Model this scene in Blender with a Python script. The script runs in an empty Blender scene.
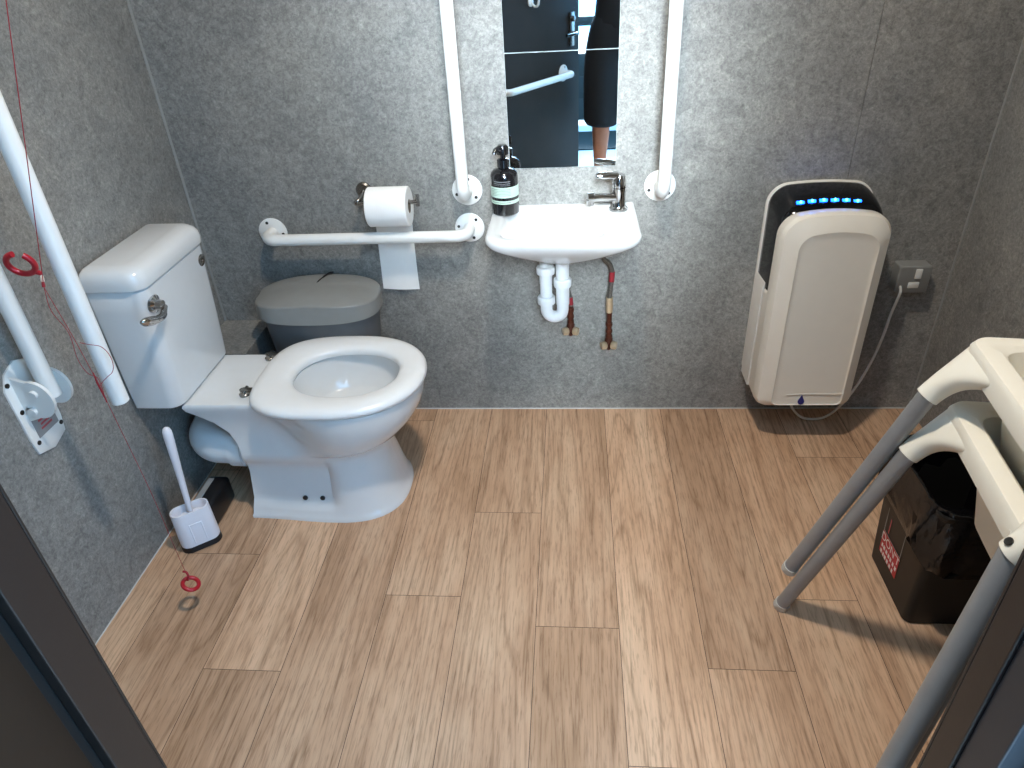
import bpy, bmesh, math, random
from mathutils import Vector, Matrix
random.seed(7)
PI = math.pi
V = Vector
C = bpy.context.scene.collection

# ------------------------------------------------------------------ room numbers
XL, XR, YB, YF, ZC = -1.202, 1.162, 2.076, 0.4715, 2.42
JL, JR = -0.55, 0.402            # door opening

# ------------------------------------------------------------------ materials
def srgb(r, g, b):
    f = lambda c: (c / 255 / 12.92) if c / 255 <= 0.04045 else ((c / 255 + 0.055) / 1.055) ** 2.4
    return (f(r), f(g), f(b), 1.0)

def N(nt, kind, **kw):
    n = nt.nodes.new(kind)
    for k, v in kw.items():
        if k in n.inputs: n.inputs[k].default_value = v
        else: setattr(n, k, v)
    return n

def mat(name, col, rough=0.5, metal=0.0, coat=0.0, vary=0.04, scale=30.0, bump=0.0, bscale=200.0, spec=0.5, emit=None, estr=0.0, sss=0.0):
    m = bpy.data.materials.new(name); m.use_nodes = True
    nt = m.node_tree; b = nt.nodes['Principled BSDF']
    c = srgb(*col)
    tc = N(nt, 'ShaderNodeTexCoord')
    no = N(nt, 'ShaderNodeTexNoise', Scale=scale, Detail=4.0)
    nt.links.new(tc.outputs['Object'], no.inputs['Vector'])
    rp = N(nt, 'ShaderNodeValToRGB')
    rp.color_ramp.elements[0].position = 0.3; rp.color_ramp.elements[1].position = 0.7
    rp.color_ramp.elements[0].color = tuple(x * (1 - vary) for x in c[:3]) + (1,)
    rp.color_ramp.elements[1].color = tuple(min(1, x * (1 + vary)) for x in c[:3]) + (1,)
    nt.links.new(no.outputs['Fac'], rp.inputs['Fac'])
    nt.links.new(rp.outputs['Color'], b.inputs['Base Color'])
    b.inputs['Roughness'].default_value = rough
    b.inputs['Metallic'].default_value = metal
    b.inputs['Coat Weight'].default_value = coat
    b.inputs['Coat Roughness'].default_value = 0.05
    b.inputs['Specular IOR Level'].default_value = spec
    if sss:
        b.inputs['Subsurface Weight'].default_value = sss
        b.inputs['Subsurface Radius'].default_value = (0.01, 0.004, 0.002)
    if emit:
        b.inputs['Emission Color'].default_value = srgb(*emit); b.inputs['Emission Strength'].default_value = estr
    if bump:
        n2 = N(nt, 'ShaderNodeTexNoise', Scale=bscale, Detail=3.0)
        nt.links.new(tc.outputs['Object'], n2.inputs['Vector'])
        bp = N(nt, 'ShaderNodeBump', Strength=bump, Distance=0.002)
        nt.links.new(n2.outputs['Fac'], bp.inputs['Height'])
        nt.links.new(bp.outputs['Normal'], b.inputs['Normal'])
    return m

def ramp(nt, stops):
    r = N(nt, 'ShaderNodeValToRGB'); cr = r.color_ramp
    while len(cr.elements) < len(stops): cr.elements.new(0.5)
    for e, (p, c) in zip(cr.elements, stops):
        e.position = p; e.color = c
    return r

def mix(nt, a, b, fac, mode='MIX'):
    m = nt.nodes.new('ShaderNodeMix'); m.data_type = 'RGBA'; m.blend_type = mode
    if isinstance(fac, float): m.inputs[0].default_value = fac
    else: nt.links.new(fac, m.inputs[0])
    nt.links.new(a, m.inputs[6])
    if isinstance(b, tuple): m.inputs[7].default_value = b
    else: nt.links.new(b, m.inputs[7])
    return m.outputs[2]

def concrete(name, k=1.0):
    m = bpy.data.materials.new(name); m.use_nodes = True
    nt = m.node_tree; b = nt.nodes['Principled BSDF']
    tc = N(nt, 'ShaderNodeTexCoord'); O = tc.outputs['Object']
    def noise(sc, det, rough=0.6, dist=0.0):
        n = N(nt, 'ShaderNodeTexNoise', Scale=sc, Detail=det, Roughness=rough, Distortion=dist)
        nt.links.new(O, n.inputs['Vector']); return n.outputs['Fac']
    g = lambda v, w=0.0: srgb(v * k + w, v * k * 0.995, v * k * 0.97 - w)
    big = ramp(nt, [(0.32, g(136)), (0.50, g(146, 1)), (0.70, g(156, 2))])
    nt.links.new(noise(2.2, 5, 0.6, 0.4), big.inputs['Fac'])
    mid = ramp(nt, [(0.34, (0.72, 0.72, 0.73, 1)), (0.5, (0.97, 0.97, 0.97, 1)), (0.66, (1.2, 1.19, 1.17, 1))])
    nt.links.new(noise(20, 7, 0.75, 1.4), mid.inputs['Fac'])
    fine = ramp(nt, [(0.33, (0.52, 0.52, 0.52, 1)), (0.5, (1, 1, 1, 1)), (0.66, (1.48, 1.48, 1.46, 1))])
    nt.links.new(noise(110, 6, 0.85, 0.6), fine.inputs['Fac'])
    # short pale scratches and darker worn patches
    vein = ramp(nt, [(0.455, (1, 1, 1, 1)), (0.495, (1.22, 1.22, 1.20, 1)), (0.535, (1, 1, 1, 1))])
    nt.links.new(noise(26, 4, 0.6, 2.5), vein.inputs['Fac'])
    worn = ramp(nt, [(0.30, (0.62, 0.62, 0.64, 1)), (0.42, (1, 1, 1, 1))])
    nt.links.new(noise(9, 9, 0.8, 1.0), worn.inputs['Fac'])
    c = mix(nt, big.outputs['Color'], mid.outputs['Color'], 0.9, 'MULTIPLY')
    c = mix(nt, c, fine.outputs['Color'], 0.9, 'MULTIPLY')
    c = mix(nt, c, vein.outputs['Color'], 0.6, 'MULTIPLY')
    c = mix(nt, c, worn.outputs['Color'], 0.7, 'MULTIPLY')
    nt.links.new(c, b.inputs['Base Color'])
    b.inputs['Roughness'].default_value = 0.42
    b.inputs['Specular IOR Level'].default_value = 0.4
    bp = N(nt, 'ShaderNodeBump', Strength=0.12, Distance=0.002)
    nt.links.new(noise(95, 6, 0.75), bp.inputs['Height']); nt.links.new(bp.outputs['Normal'], b.inputs['Normal'])
    return m

def planks(name):
    m = bpy.data.materials.new(name); m.use_nodes = True
    nt = m.node_tree; b = nt.nodes['Principled BSDF']
    tc = N(nt, 'ShaderNodeTexCoord')
    at = N(nt, 'ShaderNodeAttribute', attribute_name='plank')
    def coords(sx, sy):
        sc = N(nt, 'ShaderNodeVectorMath', operation='MULTIPLY'); sc.inputs[1].default_value = (sx, sy, 1)
        nt.links.new(tc.outputs['Object'], sc.inputs[0])
        of = N(nt, 'ShaderNodeVectorMath', operation='MULTIPLY_ADD')
        nt.links.new(at.outputs['Color'], of.inputs[0]); of.inputs[1].default_value = (17, 23, 31)
        nt.links.new(sc.outputs[0], of.inputs[2]); return of.outputs[0]
    def noise(vec, sc, det=3.0, rough=0.5, dist=0.0):
        n = N(nt, 'ShaderNodeTexNoise', Scale=sc, Detail=det, Roughness=rough, Distortion=dist)
        nt.links.new(vec, n.inputs['Vector']); return n.outputs['Fac']
    rings = noise(coords(6.5, 0.38), 1.0, 2.0, 0.4, 0.2)
    mu = N(nt, 'ShaderNodeMath', operation='MULTIPLY'); nt.links.new(rings, mu.inputs[0]); mu.inputs[1].default_value = 17.0
    pp = N(nt, 'ShaderNodeMath', operation='PINGPONG'); nt.links.new(mu.outputs[0], pp.inputs[0]); pp.inputs[1].default_value = 0.5
    rr = ramp(nt, [(0.0, (0.66, 0.61, 0.56, 1)), (0.10, (0.95, 0.94, 0.93, 1)), (0.45, (1.04, 1.04, 1.04, 1))])
    nt.links.new(pp.outputs[0], rr.inputs['Fac'])
    broad = ramp(nt, [(0.26, srgb(170, 134, 103)), (0.48, srgb(197, 160, 129)), (0.74, srgb(214, 181, 150))])
    nt.links.new(noise(coords(6.0, 1.6), 1.0, 4.0, 0.6, 0.3), broad.inputs['Fac'])
    fib = ramp(nt, [(0.34, (0.60, 0.55, 0.50, 1)), (0.46, (0.97, 0.965, 0.96, 1)), (0.64, (1.08, 1.08, 1.08, 1))])
    nt.links.new(noise(coords(125, 5.0), 1.0, 5.0, 0.65), fib.inputs['Fac'])
    por = ramp(nt, [(0.34, (0.55, 0.50, 0.45, 1)), (0.46, (1, 1, 1, 1)), (0.64, (1.10, 1.10, 1.10, 1))])
    nt.links.new(noise(coords(240, 20), 1.0, 3.0, 0.6), por.inputs['Fac'])
    c = mix(nt, broad.outputs['Color'], rr.outputs['Color'], 0.75, 'MULTIPLY')
    c = mix(nt, c, fib.outputs['Color'], 0.75, 'MULTIPLY')
    c = mix(nt, c, por.outputs['Color'], 0.55, 'MULTIPLY')
    # whole-plank tone
    sep = N(nt, 'ShaderNodeSeparateColor'); nt.links.new(at.outputs['Color'], sep.inputs[0])
    tone = ramp(nt, [(0.0, (0.88, 0.87, 0.86, 1)), (1.0, (1.08, 1.08, 1.08, 1))])
    nt.links.new(sep.outputs[2], tone.inputs['Fac'])
    c = mix(nt, c, tone.outputs['Color'], 1.0, 'MULTIPLY')
    nt.links.new(c, b.inputs['Base Color'])
    b.inputs['Roughness'].default_value = 0.5
    b.inputs['Specular IOR Level'].default_value = 0.35
    bp = N(nt, 'ShaderNodeBump', Strength=0.15, Distance=0.001)
    nt.links.new(noise(coords(125, 5.0), 1.0, 5.0, 0.65), bp.inputs['Height']); nt.links.new(bp.outputs['Normal'], b.inputs['Normal'])
    return m

M = dict(
    concrete=concrete('concrete_panel', 0.92), planks=planks('oak_vinyl'),
    seam=mat('seam_dark', (58, 46, 36), 0.8), groove=mat('panel_groove', (62, 60, 58), 0.7),
    trim=mat('corner_trim', (150, 150, 146), 0.45), sealant=mat('sealant', (205, 205, 200), 0.5),
    ceiling=mat('ceiling_paint', (225, 225, 222), 0.8),
    ceramic=mat('white_ceramic', (224, 224, 222), 0.16, coat=0.6, vary=0.01),
    seat=mat('white_seat_plastic', (240, 239, 236), 0.28, coat=0.15, vary=0.01),
    pvc=mat('white_pvc', (226, 228, 228), 0.38, vary=0.015),
    rail=mat('white_powder_coat', (236, 235, 230), 0.3, coat=0.2, vary=0.015),
    screw=mat('screw_dark', (60, 58, 55), 0.4, 0.7),
    chrome=mat('chrome', (190, 190, 190), 0.09, 1.0, vary=0.01),
    dullchrome=mat('dull_chrome', (150, 146, 140), 0.25, 1.0, vary=0.05),
    mirror=mat('mirror_silver', (226, 230, 230), 0.012, 1.0, vary=0.0),
    mirredge=mat('mirror_edge', (190, 200, 198), 0.3),
    binlid=mat('bin_lid_grey', (136, 136, 132), 0.42, vary=0.03), binbody=mat('bin_body_grey', (92, 95, 97), 0.5, vary=0.03),
    black=mat('black_plastic', (24, 24, 26), 0.35), blackgloss=mat('black_gloss', (6, 6, 9), 0.12, coat=0.15, spec=0.35),
    bagblack=mat('bin_liner_black', (11, 11, 14), 0.2, bump=1.0, bscale=40),
    bottle=mat('bottle_black', (16, 16, 19), 0.14, coat=0.6), lab=mat('label_green', (182, 203, 186), 0.55),
    labtxt=mat('label_print', (118, 136, 124), 0.6), labgrey=mat('label_grey_print', (120, 122, 124), 0.6),
    paper=mat('tissue_paper', (243, 242, 238), 0.9, vary=0.015, bump=0.15, bscale=300), card=mat('cardboard', (120, 104, 88), 0.9),
    copper=mat('copper_old', (98, 56, 42), 0.38, 0.7, vary=0.4, scale=60), brass=mat('brass_valve', (214, 190, 156), 0.35, 0.6, vary=0.2),
    hose=mat('braided_hose', (120, 118, 112), 0.4, 0.8, vary=0.3, scale=220), redtape=mat('red_tag', (150, 36, 46), 0.5),
    dryer=mat('dryer_cream', (234, 226, 211), 0.32, coat=0.1, vary=0.01), dryerw=mat('dryer_white', (234, 229, 219), 0.28, vary=0.01),
    led=mat('blue_led', (20, 90, 255), 0.3, emit=(20, 90, 255), estr=9.0), ledc=mat('blue_led_core', (90, 220, 255), 0.3, emit=(70, 200, 255), estr=10.0),
    logo=mat('logo_blue', (36, 40, 120), 0.4),
    spur=mat('metalclad_grey', (142, 142, 138), 0.45, 0.1), rocker=mat('rocker_white', (222, 220, 212), 0.4), cable=mat('cable_white', (222, 220, 212), 0.45),
    chair=mat('chair_white_plastic', (238, 231, 214), 0.36, vary=0.012), leg=mat('chair_leg_grey', (150, 150, 149), 0.38, 0.2, vary=0.04), foot=mat('foot_cap', (205, 202, 194), 0.5),
    binblk=mat('sanitary_bin_black', (14, 14, 14), 0.5), red=mat('sticker_red', (186, 40, 48), 0.5), white=mat('print_white', (235, 232, 228), 0.55),
    ring=mat('pull_ring_red', (172, 18, 34), 0.3, coat=0.3), cord=mat('cord_red', (158, 34, 44), 0.7), bead=mat('bead_cream', (226, 205, 190), 0.35),
    brushw=mat('brush_white', (232, 230, 235), 0.35, vary=0.01), brushb=mat('brush_black', (22, 22, 24), 0.5), grey=mat('strip_grey', (150, 152, 152), 0.4),
    frame=mat('door_frame_brown', (44, 34, 29), 0.45, bump=0.05), leaf=mat('door_leaf_black', (46, 38, 31), 0.6, vary=0.08, scale=8, spec=0.15), seal=mat('door_seal', (10, 10, 10), 0.6),
    frameout=mat('door_frame_skylit', (40, 48, 56), 0.4), platelab=mat('label_plate_grey', (150, 148, 146), 0.45), redtxt=mat('label_red_print', (176, 74, 80), 0.6),  # frameout: blue daylight on the outer frame is put into its colour
    skin=mat('skin', (186, 116, 82), 0.5, vary=0.05, sss=0.1), cloth=mat('black_cloth', (17, 17, 19), 0.85, bump=0.3, bscale=90), hair=mat('hair_dark', (38, 28, 22), 0.6, bump=0.5, bscale=120),
    sandal=mat('sandal_black', (30, 28, 28), 0.6), eyew=mat('eye_white', (235, 232, 228), 0.2), eyed=mat('eye_dark', (40, 28, 20), 0.15), lip=mat('lip', (170, 95, 85), 0.45),
    pave=mat('pale_paving', (205, 205, 200), 0.8, vary=0.08, scale=6), teal=mat('teal_paint', (16, 26, 25), 0.6), lamp=mat('lamp_diffuser', (250, 248, 240), 0.5, emit=(255, 244, 228), estr=6.0),
)

# ------------------------------------------------------------------ mesh helpers
def box(bm, lo, hi, bev=0.0, seg=2, mi=0):
    r = bmesh.ops.create_cube(bm, size=1.0)
    vs = r['verts']; lo = V(lo); hi = V(hi)
    for v in vs: v.co = V([lo[i] + (v.co[i] + 0.5) * (hi[i] - lo[i]) for i in range(3)])
    fs = set(f for v in vs for f in v.link_faces)
    for f in fs: f.material_index = mi
    if bev:
        es = list(set(e for v in vs for e in v.link_edges))
        bmesh.ops.bevel(bm, geom=es, offset=bev, segments=seg, profile=0.5, affect='EDGES')
    return vs

def obox(bm, c, ax, half, bev=0.0, seg=2):
    """oriented box: ax = three unit vectors"""
    n0 = len(bm.verts)
    tmp = bmesh.new(); box(tmp, [-h for h in half], half, bev, seg)
    add(bm, tmp, lambda p: V(c) + V(ax[0]) * p.x + V(ax[1]) * p.y + V(ax[2]) * p.z)

def add(bm, src, fn=None, mi=None):
    mp = {}
    for v in src.verts: mp[v] = bm.verts.new(fn(v.co) if fn else v.co)
    for f in src.faces:
        try:
            nf = bm.faces.new([mp[v] for v in f.verts]); nf.material_index = f.material_index if mi is None else mi
        except ValueError: pass
    src.free()

def loft(bm, rings, cap0=True, cap1=True, closed=True, mi=0, wrap=False):
    R = [[bm.verts.new(p) for p in r] for r in rings]
    n = len(R[0]); K = len(R)
    for k in range(K if wrap else K - 1):
        a, b = R[k], R[(k + 1) % K]
        for i in range(n if closed else n - 1):
            j = (i + 1) % n
            try: bm.faces.new((a[i], a[j], b[j], b[i])).material_index = mi
            except ValueError: pass
    if not wrap:
        if cap0: bm.faces.new(R[0][::-1]).material_index = mi
        if cap1: bm.faces.new(R[-1]).material_index = mi
    return R

def frames(pts, closed=False):
    n = len(pts); T = []
    for i in range(n):
        a = pts[(i - 1) % n] if (closed or i > 0) else pts[i]
        b = pts[(i + 1) % n] if (closed or i < n - 1) else pts[i]
        T.append((b - a).normalized())
    u = T[0].orthogonal().normalized(); out = []
    for t in T:
        u = (u - t * u.dot(t)); u = u.normalized() if u.length > 1e-6 else t.orthogonal().normalized()
        out.append((t, u, t.cross(u)))
    return out

def tube(bm, pts, r, n=14, closed=False, caps=True, mi=0, flat=1.0):
    pts = [V(p) for p in pts]; fr = frames(pts, closed)
    rs = r if isinstance(r, (list, tuple)) else [r] * len(pts)
    rings = [[p + (u * math.cos(2 * PI * i / n) + w * math.sin(2 * PI * i / n) * flat) * q for i in range(n)] for p, (t, u, w), q in zip(pts, fr, rs)]
    loft(bm, rings, caps, caps, mi=mi, wrap=closed)

def lathe(bm, prof, o, axis=(0, 0, 1), n=28, cap0=True, cap1=True, mi=0, sx=1.0):
    ax = V(axis).normalized(); u = ax.orthogonal().normalized(); w = ax.cross(u); o = V(o)
    if abs(ax.z) > 0.99: u, w = V((1, 0, 0)), V((0, 1, 0)) * (1 if ax.z > 0 else -1)
    rings = [[o + ax * z + (u * math.cos(2 * PI * i / n) + w * math.sin(2 * PI * i / n) * sx) * max(r, 1e-5) for i in range(n)] for r, z in prof]
    loft(bm, rings, cap0, cap1, mi=mi)

def smooth_path(ps, k=8, closed=False):
    ps = [V(p) for p in ps]; n = len(ps); out = []
    for i in range(n if closed else n - 1):
        if closed: p0, p1, p2, p3 = ps[i - 1], ps[i], ps[(i + 1) % n], ps[(i + 2) % n]
        else:
            p1, p2 = ps[i], ps[i + 1]
            p0 = ps[i - 1] if i else p1 * 2 - p2
            p3 = ps[i + 2] if i + 2 < n else p2 * 2 - p1
        for j in range(k):
            t = j / k
            out.append(0.5 * (2 * p1 + (p2 - p0) * t + (2 * p0 - 5 * p1 + 4 * p2 - p3) * t * t + (3 * p1 - 3 * p2 - p0 + p3) * t ** 3))
    if not closed: out.append(ps[-1])
    return out

def round_path(ps, rad, k=8):
    """polyline with filleted corners"""
    ps = [V(p) for p in ps]; out = [ps[0]]
    for i in range(1, len(ps) - 1):
        a, b, c = ps[i - 1], ps[i], ps[i + 1]
        d1 = (a - b).normalized(); d2 = (c - b).normalized()
        ang = d1.angle(d2); L = min(rad / math.tan(ang / 2), (a - b).length * 0.49, (c - b).length * 0.49)
        r = L * math.tan(ang / 2)
        ctr = b + (d1 + d2).normalized() * (r / math.sin(ang / 2))
        s = b + d1 * L - ctr; e = b + d2 * L - ctr; w = s.angle(e)
        for j in range(k + 1):
            t = j / k
            out.append(ctr + (s * math.sin((1 - t) * w) + e * math.sin(t * w)) / math.sin(w))
    out.append(ps[-1]); return out

def rrect(x0, x1, y0, y1, r, k=6):
    """rounded rectangle, ccw 2D points; r is one radius or four (bl, br, tr, tl)"""
    R = r if isinstance(r, (list, tuple)) else [r] * 4
    out = []
    for (cx, cy, a0, q) in ((x0, y0, PI, R[0]), (x1, y0, 1.5 * PI, R[1]), (x1, y1, 0, R[2]), (x0, y1, 0.5 * PI, R[3])):
        ox = cx + q if cx == x0 else cx - q; oy = cy + q if cy == y0 else cy - q
        for j in range(k + 1):
            a = a0 + j / k * PI / 2
            out.append((ox + q * math.cos(a), oy + q * math.sin(a)))
    return out

def text_bm(body, size, fn):
    cu = bpy.data.curves.new('lettering', 'FONT'); cu.body = body; cu.size = size; cu.align_x = 'CENTER'; cu.align_y = 'CENTER'
    ob = bpy.data.objects.new('lettering_source', cu); C.objects.link(ob)
    me = bpy.data.meshes.new_from_object(ob)
    bpy.data.objects.remove(ob); bpy.data.curves.remove(cu)
    bm = bmesh.new(); bm.from_mesh(me); bpy.data.meshes.remove(me)
    for v in bm.verts: v.co = fn(v.co)
    return bm

# ------------------------------------------------------------------ object helpers
def root_loc(o):
    while o.parent: o = o.parent
    return V(o.location)

def part(name, bm, material, parent=None, label=None, smooth=True, angle=40, recalc=True, stuff=False):
    if recalc: bmesh.ops.recalc_face_normals(bm, faces=bm.faces[:])
    me = bpy.data.meshes.new(name)
    if parent is not None:
        s = root_loc(parent)
        for v in bm.verts: v.co -= s
    bm.to_mesh(me); bm.free()
    for m_ in (material if isinstance(material, list) else [material]): me.materials.append(m_)
    if smooth:
        me.shade_smooth(); me.set_sharp_from_angle(angle=math.radians(angle))
    ob = bpy.data.objects.new(name, me); C.objects.link(ob)
    if parent is not None: ob.parent = parent
    if label: ob['label'] = label
    if stuff: ob['kind'] = 'stuff'
    return ob

def thing(name, label, cat, loc, group=None):
    o = bpy.data.objects.new(name, None); C.objects.link(o)
    o.empty_display_size = 0.05; o.location = V(loc); o['label'] = label; o['category'] = cat
    if group: o['group'] = group
    return o

def tag(o, label, cat, group=None):
    o['label'] = label; o['category'] = cat
    if group: o['group'] = group
    return o

def struct(name, bm, material, smooth=False):
    o = part(name, bm, material, None, smooth=smooth); o['kind'] = 'structure'; return o

def copy_tree(o, parent=None):
    c = o.copy(); C.objects.link(c)
    if parent is not None: c.parent = parent
    for ch in list(o.children): copy_tree(ch, c)
    return c

B = bmesh.new

# ================================================================== THE ROOM
# floor planks, one mesh
bm = B(); lay = bm.verts.layers.float_color.new('plank')
g = 0.0007; W0 = 0.2033; y0, y1 = 0.30, YB
offs = {-3: 0.981, -2: 1.215, -1: 1.533, 0: 1.13, 1: 0.79, 2: 1.024, 3: 1.231, 4: 1.802, -4: 0.98, 5: 1.4, -5: 1.35, -6: 1.7, 6: 1.0}
joint = {-5: 0.981, -4: 1.60, -3: 1.215, -2: 1.533, -1: 1.13}
edges = [-1.105 - 0.2033, -1.105, -0.892, -0.698, -0.495, -0.294, -0.0945, 0.1115, 0.310, 0.507, 0.712, 0.915, 1.12, 1.32]
joints = [1.72, 1.35, 0.981, 2.0, 1.216, 1.533, 1.129, 0.79, 1.024, 1.231, 1.803, 1.45, 1.1]
def quad(x0, x1, ya, yb, z, mi, col=(0, 0, 0, 1)):
    vs = [bm.verts.new(p) for p in ((x0, ya, z), (x1, ya, z), (x1, yb, z), (x0, yb, z))]
    for v in vs: v[lay] = col
    bm.faces.new(vs).material_index = mi
for xa, xb, jy in zip(edges[:-1], edges[1:], joints):
    xa_, xb_ = max(xa, XL), min(xb, XR)
    if xb_ <= xa_: continue
    ys = [y0] + [y for y in (jy - 1.5, jy, jy + 1.5) if y0 + 0.05 < y < y1] + [y1]
    for a, b in zip(ys[:-1], ys[1:]):
        col = (random.random(), random.random(), random.random(), 1)
        quad(xa_ + g, xb_ - g, a + (g if a > y0 else 0), b - (g if b < y1 else 0), 0.0, 0, col)
quad(XL, XR, y0, y1, -0.0006, 1)
quad(XL, XR, y0, y1, -0.05, 1)
struct('floor', bm, [M['planks'], M['seam']])

def wallbox(name, boxes, m):
    bm = B()
    for lo, hi, mi in boxes: box(bm, lo, hi, 0, mi=mi)
    return struct(name, bm, m)
XS = 0.793
wallbox('wall_back', [((XL, YB, 0), (XS - 0.0008, YB + 0.012, ZC), 0), ((XS + 0.0008, YB, 0), (XR, YB + 0.012, ZC), 0), ((XL - 0.1, YB + 0.012, -0.05), (XR + 0.1, YB + 0.1, ZC + 0.05), 1)], [M['concrete'], M['groove']])
wallbox('wall_left', [((XL - 0.1, YF - 0.09, -0.05), (XL, YB + 0.012, ZC), 0)], [M['concrete']])
wallbox('wall_right', [((XR, YF - 0.09, -0.05), (XR + 0.1, YB + 0.012, ZC), 0)], [M['concrete']])
ZD = 2.12
wallbox('wall_front', [((XL, YF - 0.07, 0), (JL - 0.03, YF - 0.002, ZC), 0), ((JR + 0.03, YF - 0.07, 0), (XR, YF - 0.002, ZC), 0), ((JL - 0.03, YF - 0.07, ZD + 0.03), (JR + 0.03, YF - 0.002, ZC), 0)], [M['concrete']])
# ceiling with a recess for the two lamps
wallbox('ceiling', [((XL - 0.1, YF - 0.09, ZC), (XR + 0.1, YB + 0.1, ZC + 0.06), 0)], [M['ceiling']])
# pipe boxing in the back left corner
bm = B(); box(bm, (XL, 1.845, 0), (-1.035, YB, 0.375), 0.002); struct('trim_1', bm, M['concrete'])
# corner beads and floor sealant
bm = B(); box(bm, (XL, YB - 0.006, 0.375), (XL + 0.004, YB, ZC), 0.001); box(bm, (XL, YB - 0.003, 0.375), (XL + 0.006, YB, ZC), 0.001); struct('trim_2', bm, M['trim'])
bm = B(); box(bm, (XR - 0.005, YB - 0.005, 0), (XR, YB, ZC), 0.001); struct('trim_3', bm, M['trim'])
bm = B(); box(bm, (-1.035, YB - 0.003, 0), (XR, YB, 0.004), 0.001); struct('baseboard_back', bm, M['sealant'])
bm = B(); box(bm, (XL, YF, 0), (XL + 0.0025, 1.845, 0.003), 0.0008); struct('baseboard_left', bm, M['sealant'])
# door frame: lining, stop and seal on both sides and across the head
yo = YF - 0.0545
bm = B()
box(bm, (JL - 0.03, yo, 0), (JL, YF, ZD), 0.002); box(bm, (JL - 0.075, YF - 0.0, 0), (JL - 0.0, YF + 0.004, ZD + 0.07), 0.001)
struct('trim_4', bm, M['frame'])
bm = B(); box(bm, (JL - 0.035, yo - 0.014, 0), (JL - 0.012, yo, ZD), 0.002); struct('trim_5', bm, M['seal'])
bm = B(); box(bm, (JR, YF - 0.035, 0), (JR + 0.03, YF, ZD), 0.002); box(bm, (JR, YF, 0), (JR + 0.075, YF + 0.004, ZD + 0.07), 0.001)
struct('trim_6', bm, M['frame'])
bm = B(); box(bm, (JR + 0.004, YF - 0.078, 0), (JR + 0.03, YF - 0.035, ZD), 0.002); struct('trim_7', bm, M['frameout'])
bm = B(); box(bm, (JL, yo, ZD), (JR, YF, ZD + 0.03), 0.002); box(bm, (JL, YF, ZD), (JR, YF + 0.004, ZD + 0.07), 0.001); struct('trim_8', bm, M['frame'])
bm = B(); box(bm, (JR + 0.03, YF - 0.12, 0), (JR + 0.25, YF - 0.07, ZD + 0.1), 0.003); struct('trim_9', bm, M['seal'])

# door leaf, opening outwards, hinged on the left jamb
hx, hy = JL - 0.008, yo - 0.012
da = math.radians(57); dd = V((math.cos(da), -math.sin(da), 0)); dn = V((math.sin(da), math.cos(da), 0))   # along leaf, room-side normal
LW = 1.10
H0 = V((hx, hy, 0))
door = thing('door_1', 'dark door leaf standing open outwards, hinged on the left jamb', 'door', (hx, hy, 0)); door['kind'] = 'structure'
def dpt(s, n_, z): return H0 + dd * s + dn * n_ + V((0, 0, z))
bm = B(); obox(bm, dpt(LW / 2 + 0.005, -0.022, 1.06), (dd, dn, V((0, 0, 1))), (LW / 2, 0.022, 1.045), 0.002); part('door_panel', bm, M['leaf'], door)
hd = B(); obox(hd, dpt(LW - 0.075, 0.004, 0.965), (dd, dn, V((0, 0, 1))), (0.025, 0.004, 0.09), 0.003)
tube(hd, [dpt(LW - 0.075, 0.006, 0.945), dpt(LW - 0.075, 0.05, 0.945)], 0.010)
tube(hd, round_path([dpt(LW - 0.075, 0.045, 0.945), dpt(LW - 0.12, 0.052, 0.945), dpt(LW - 0.20, 0.050, 0.945)], 0.02), 0.009)
lathe(hd, [(0.0, 0), (0.016, 0), (0.016, 0.012), (0.013, 0.014)], dpt(LW - 0.075, 0.008, 1.02), dn)
part('door_handle', hd, M['dullchrome'], door, label='chrome lever handle')
bm = B()
for z in (0.25, 1.05, 1.85): tube(bm, [dpt(0.0, 0.0, z - 0.05), dpt(0.0, 0.0, z + 0.05)], 0.007)
part('hinge', bm, M['dullchrome'], door)
hk = thing('coat_hook', 'white coat hook screwed to the dark door, seen in the mirror', 'hook', dpt(0.62, 0, 1.12))
bm = B(); lathe(bm, [(0.022, 0), (0.022, 0.006), (0.018, 0.009)], dpt(0.62, 0.0005, 1.14), dn); part('back_plate', bm, M['rail'], hk)
bm = B(); tube(bm, smooth_path([dpt(0.62, 0.006, 1.14), dpt(0.62, 0.03, 1.12), dpt(0.62, 0.05, 1.125), dpt(0.62, 0.058, 1.15)]), 0.006); tube(bm, smooth_path([dpt(0.62, 0.006, 1.15), dpt(0.62, 0.03, 1.165), dpt(0.62, 0.045, 1.19)]), 0.006); part('hook_arm', bm, M['rail'], hk)

# ------------------------------------------------------------------ outside the doorway (seen in the mirror)
bm = B(); box(bm, (-6, -9, -0.06), (6, y0, -0.004), 0.0); struct('ground', bm, M['pave'])
fe = thing('fence', 'dark teal horizontal bar fence outside the doorway, seen in the mirror', 'fence', (0, -2.4, 0))
for z0_, z1_ in ((0.03, 0.21), (0.2102, 0.39), (0.3902, 0.57), (0.78, 0.85), (1.22, 1.30)):
    bm = B(); box(bm, (-2.0, -2.42, z0_), (2.4, -2.38, z1_), 0.003); part('fence_rail', bm, M['teal'], fe)
for x in (-1.9, 0.75, 2.3):
    bm = B(); box(bm, (x - 0.03, -2.46, 0), (x + 0.03, -2.42, 1.3), 0.004); part('fence_post', bm, M['teal'], fe)

bm = B(); loft(bm, [[V((x, y, z)) for x, y in rrect(-0.7, 1.1, -2.05, -1.48, 0.02, 3)] for z in (-0.0035, 0.006, 0.008)]); tag(part('door_mat', bm, M['teal']), 'dark teal mat lying on the pale paving outside, seen in the mirror', 'mat')

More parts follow.
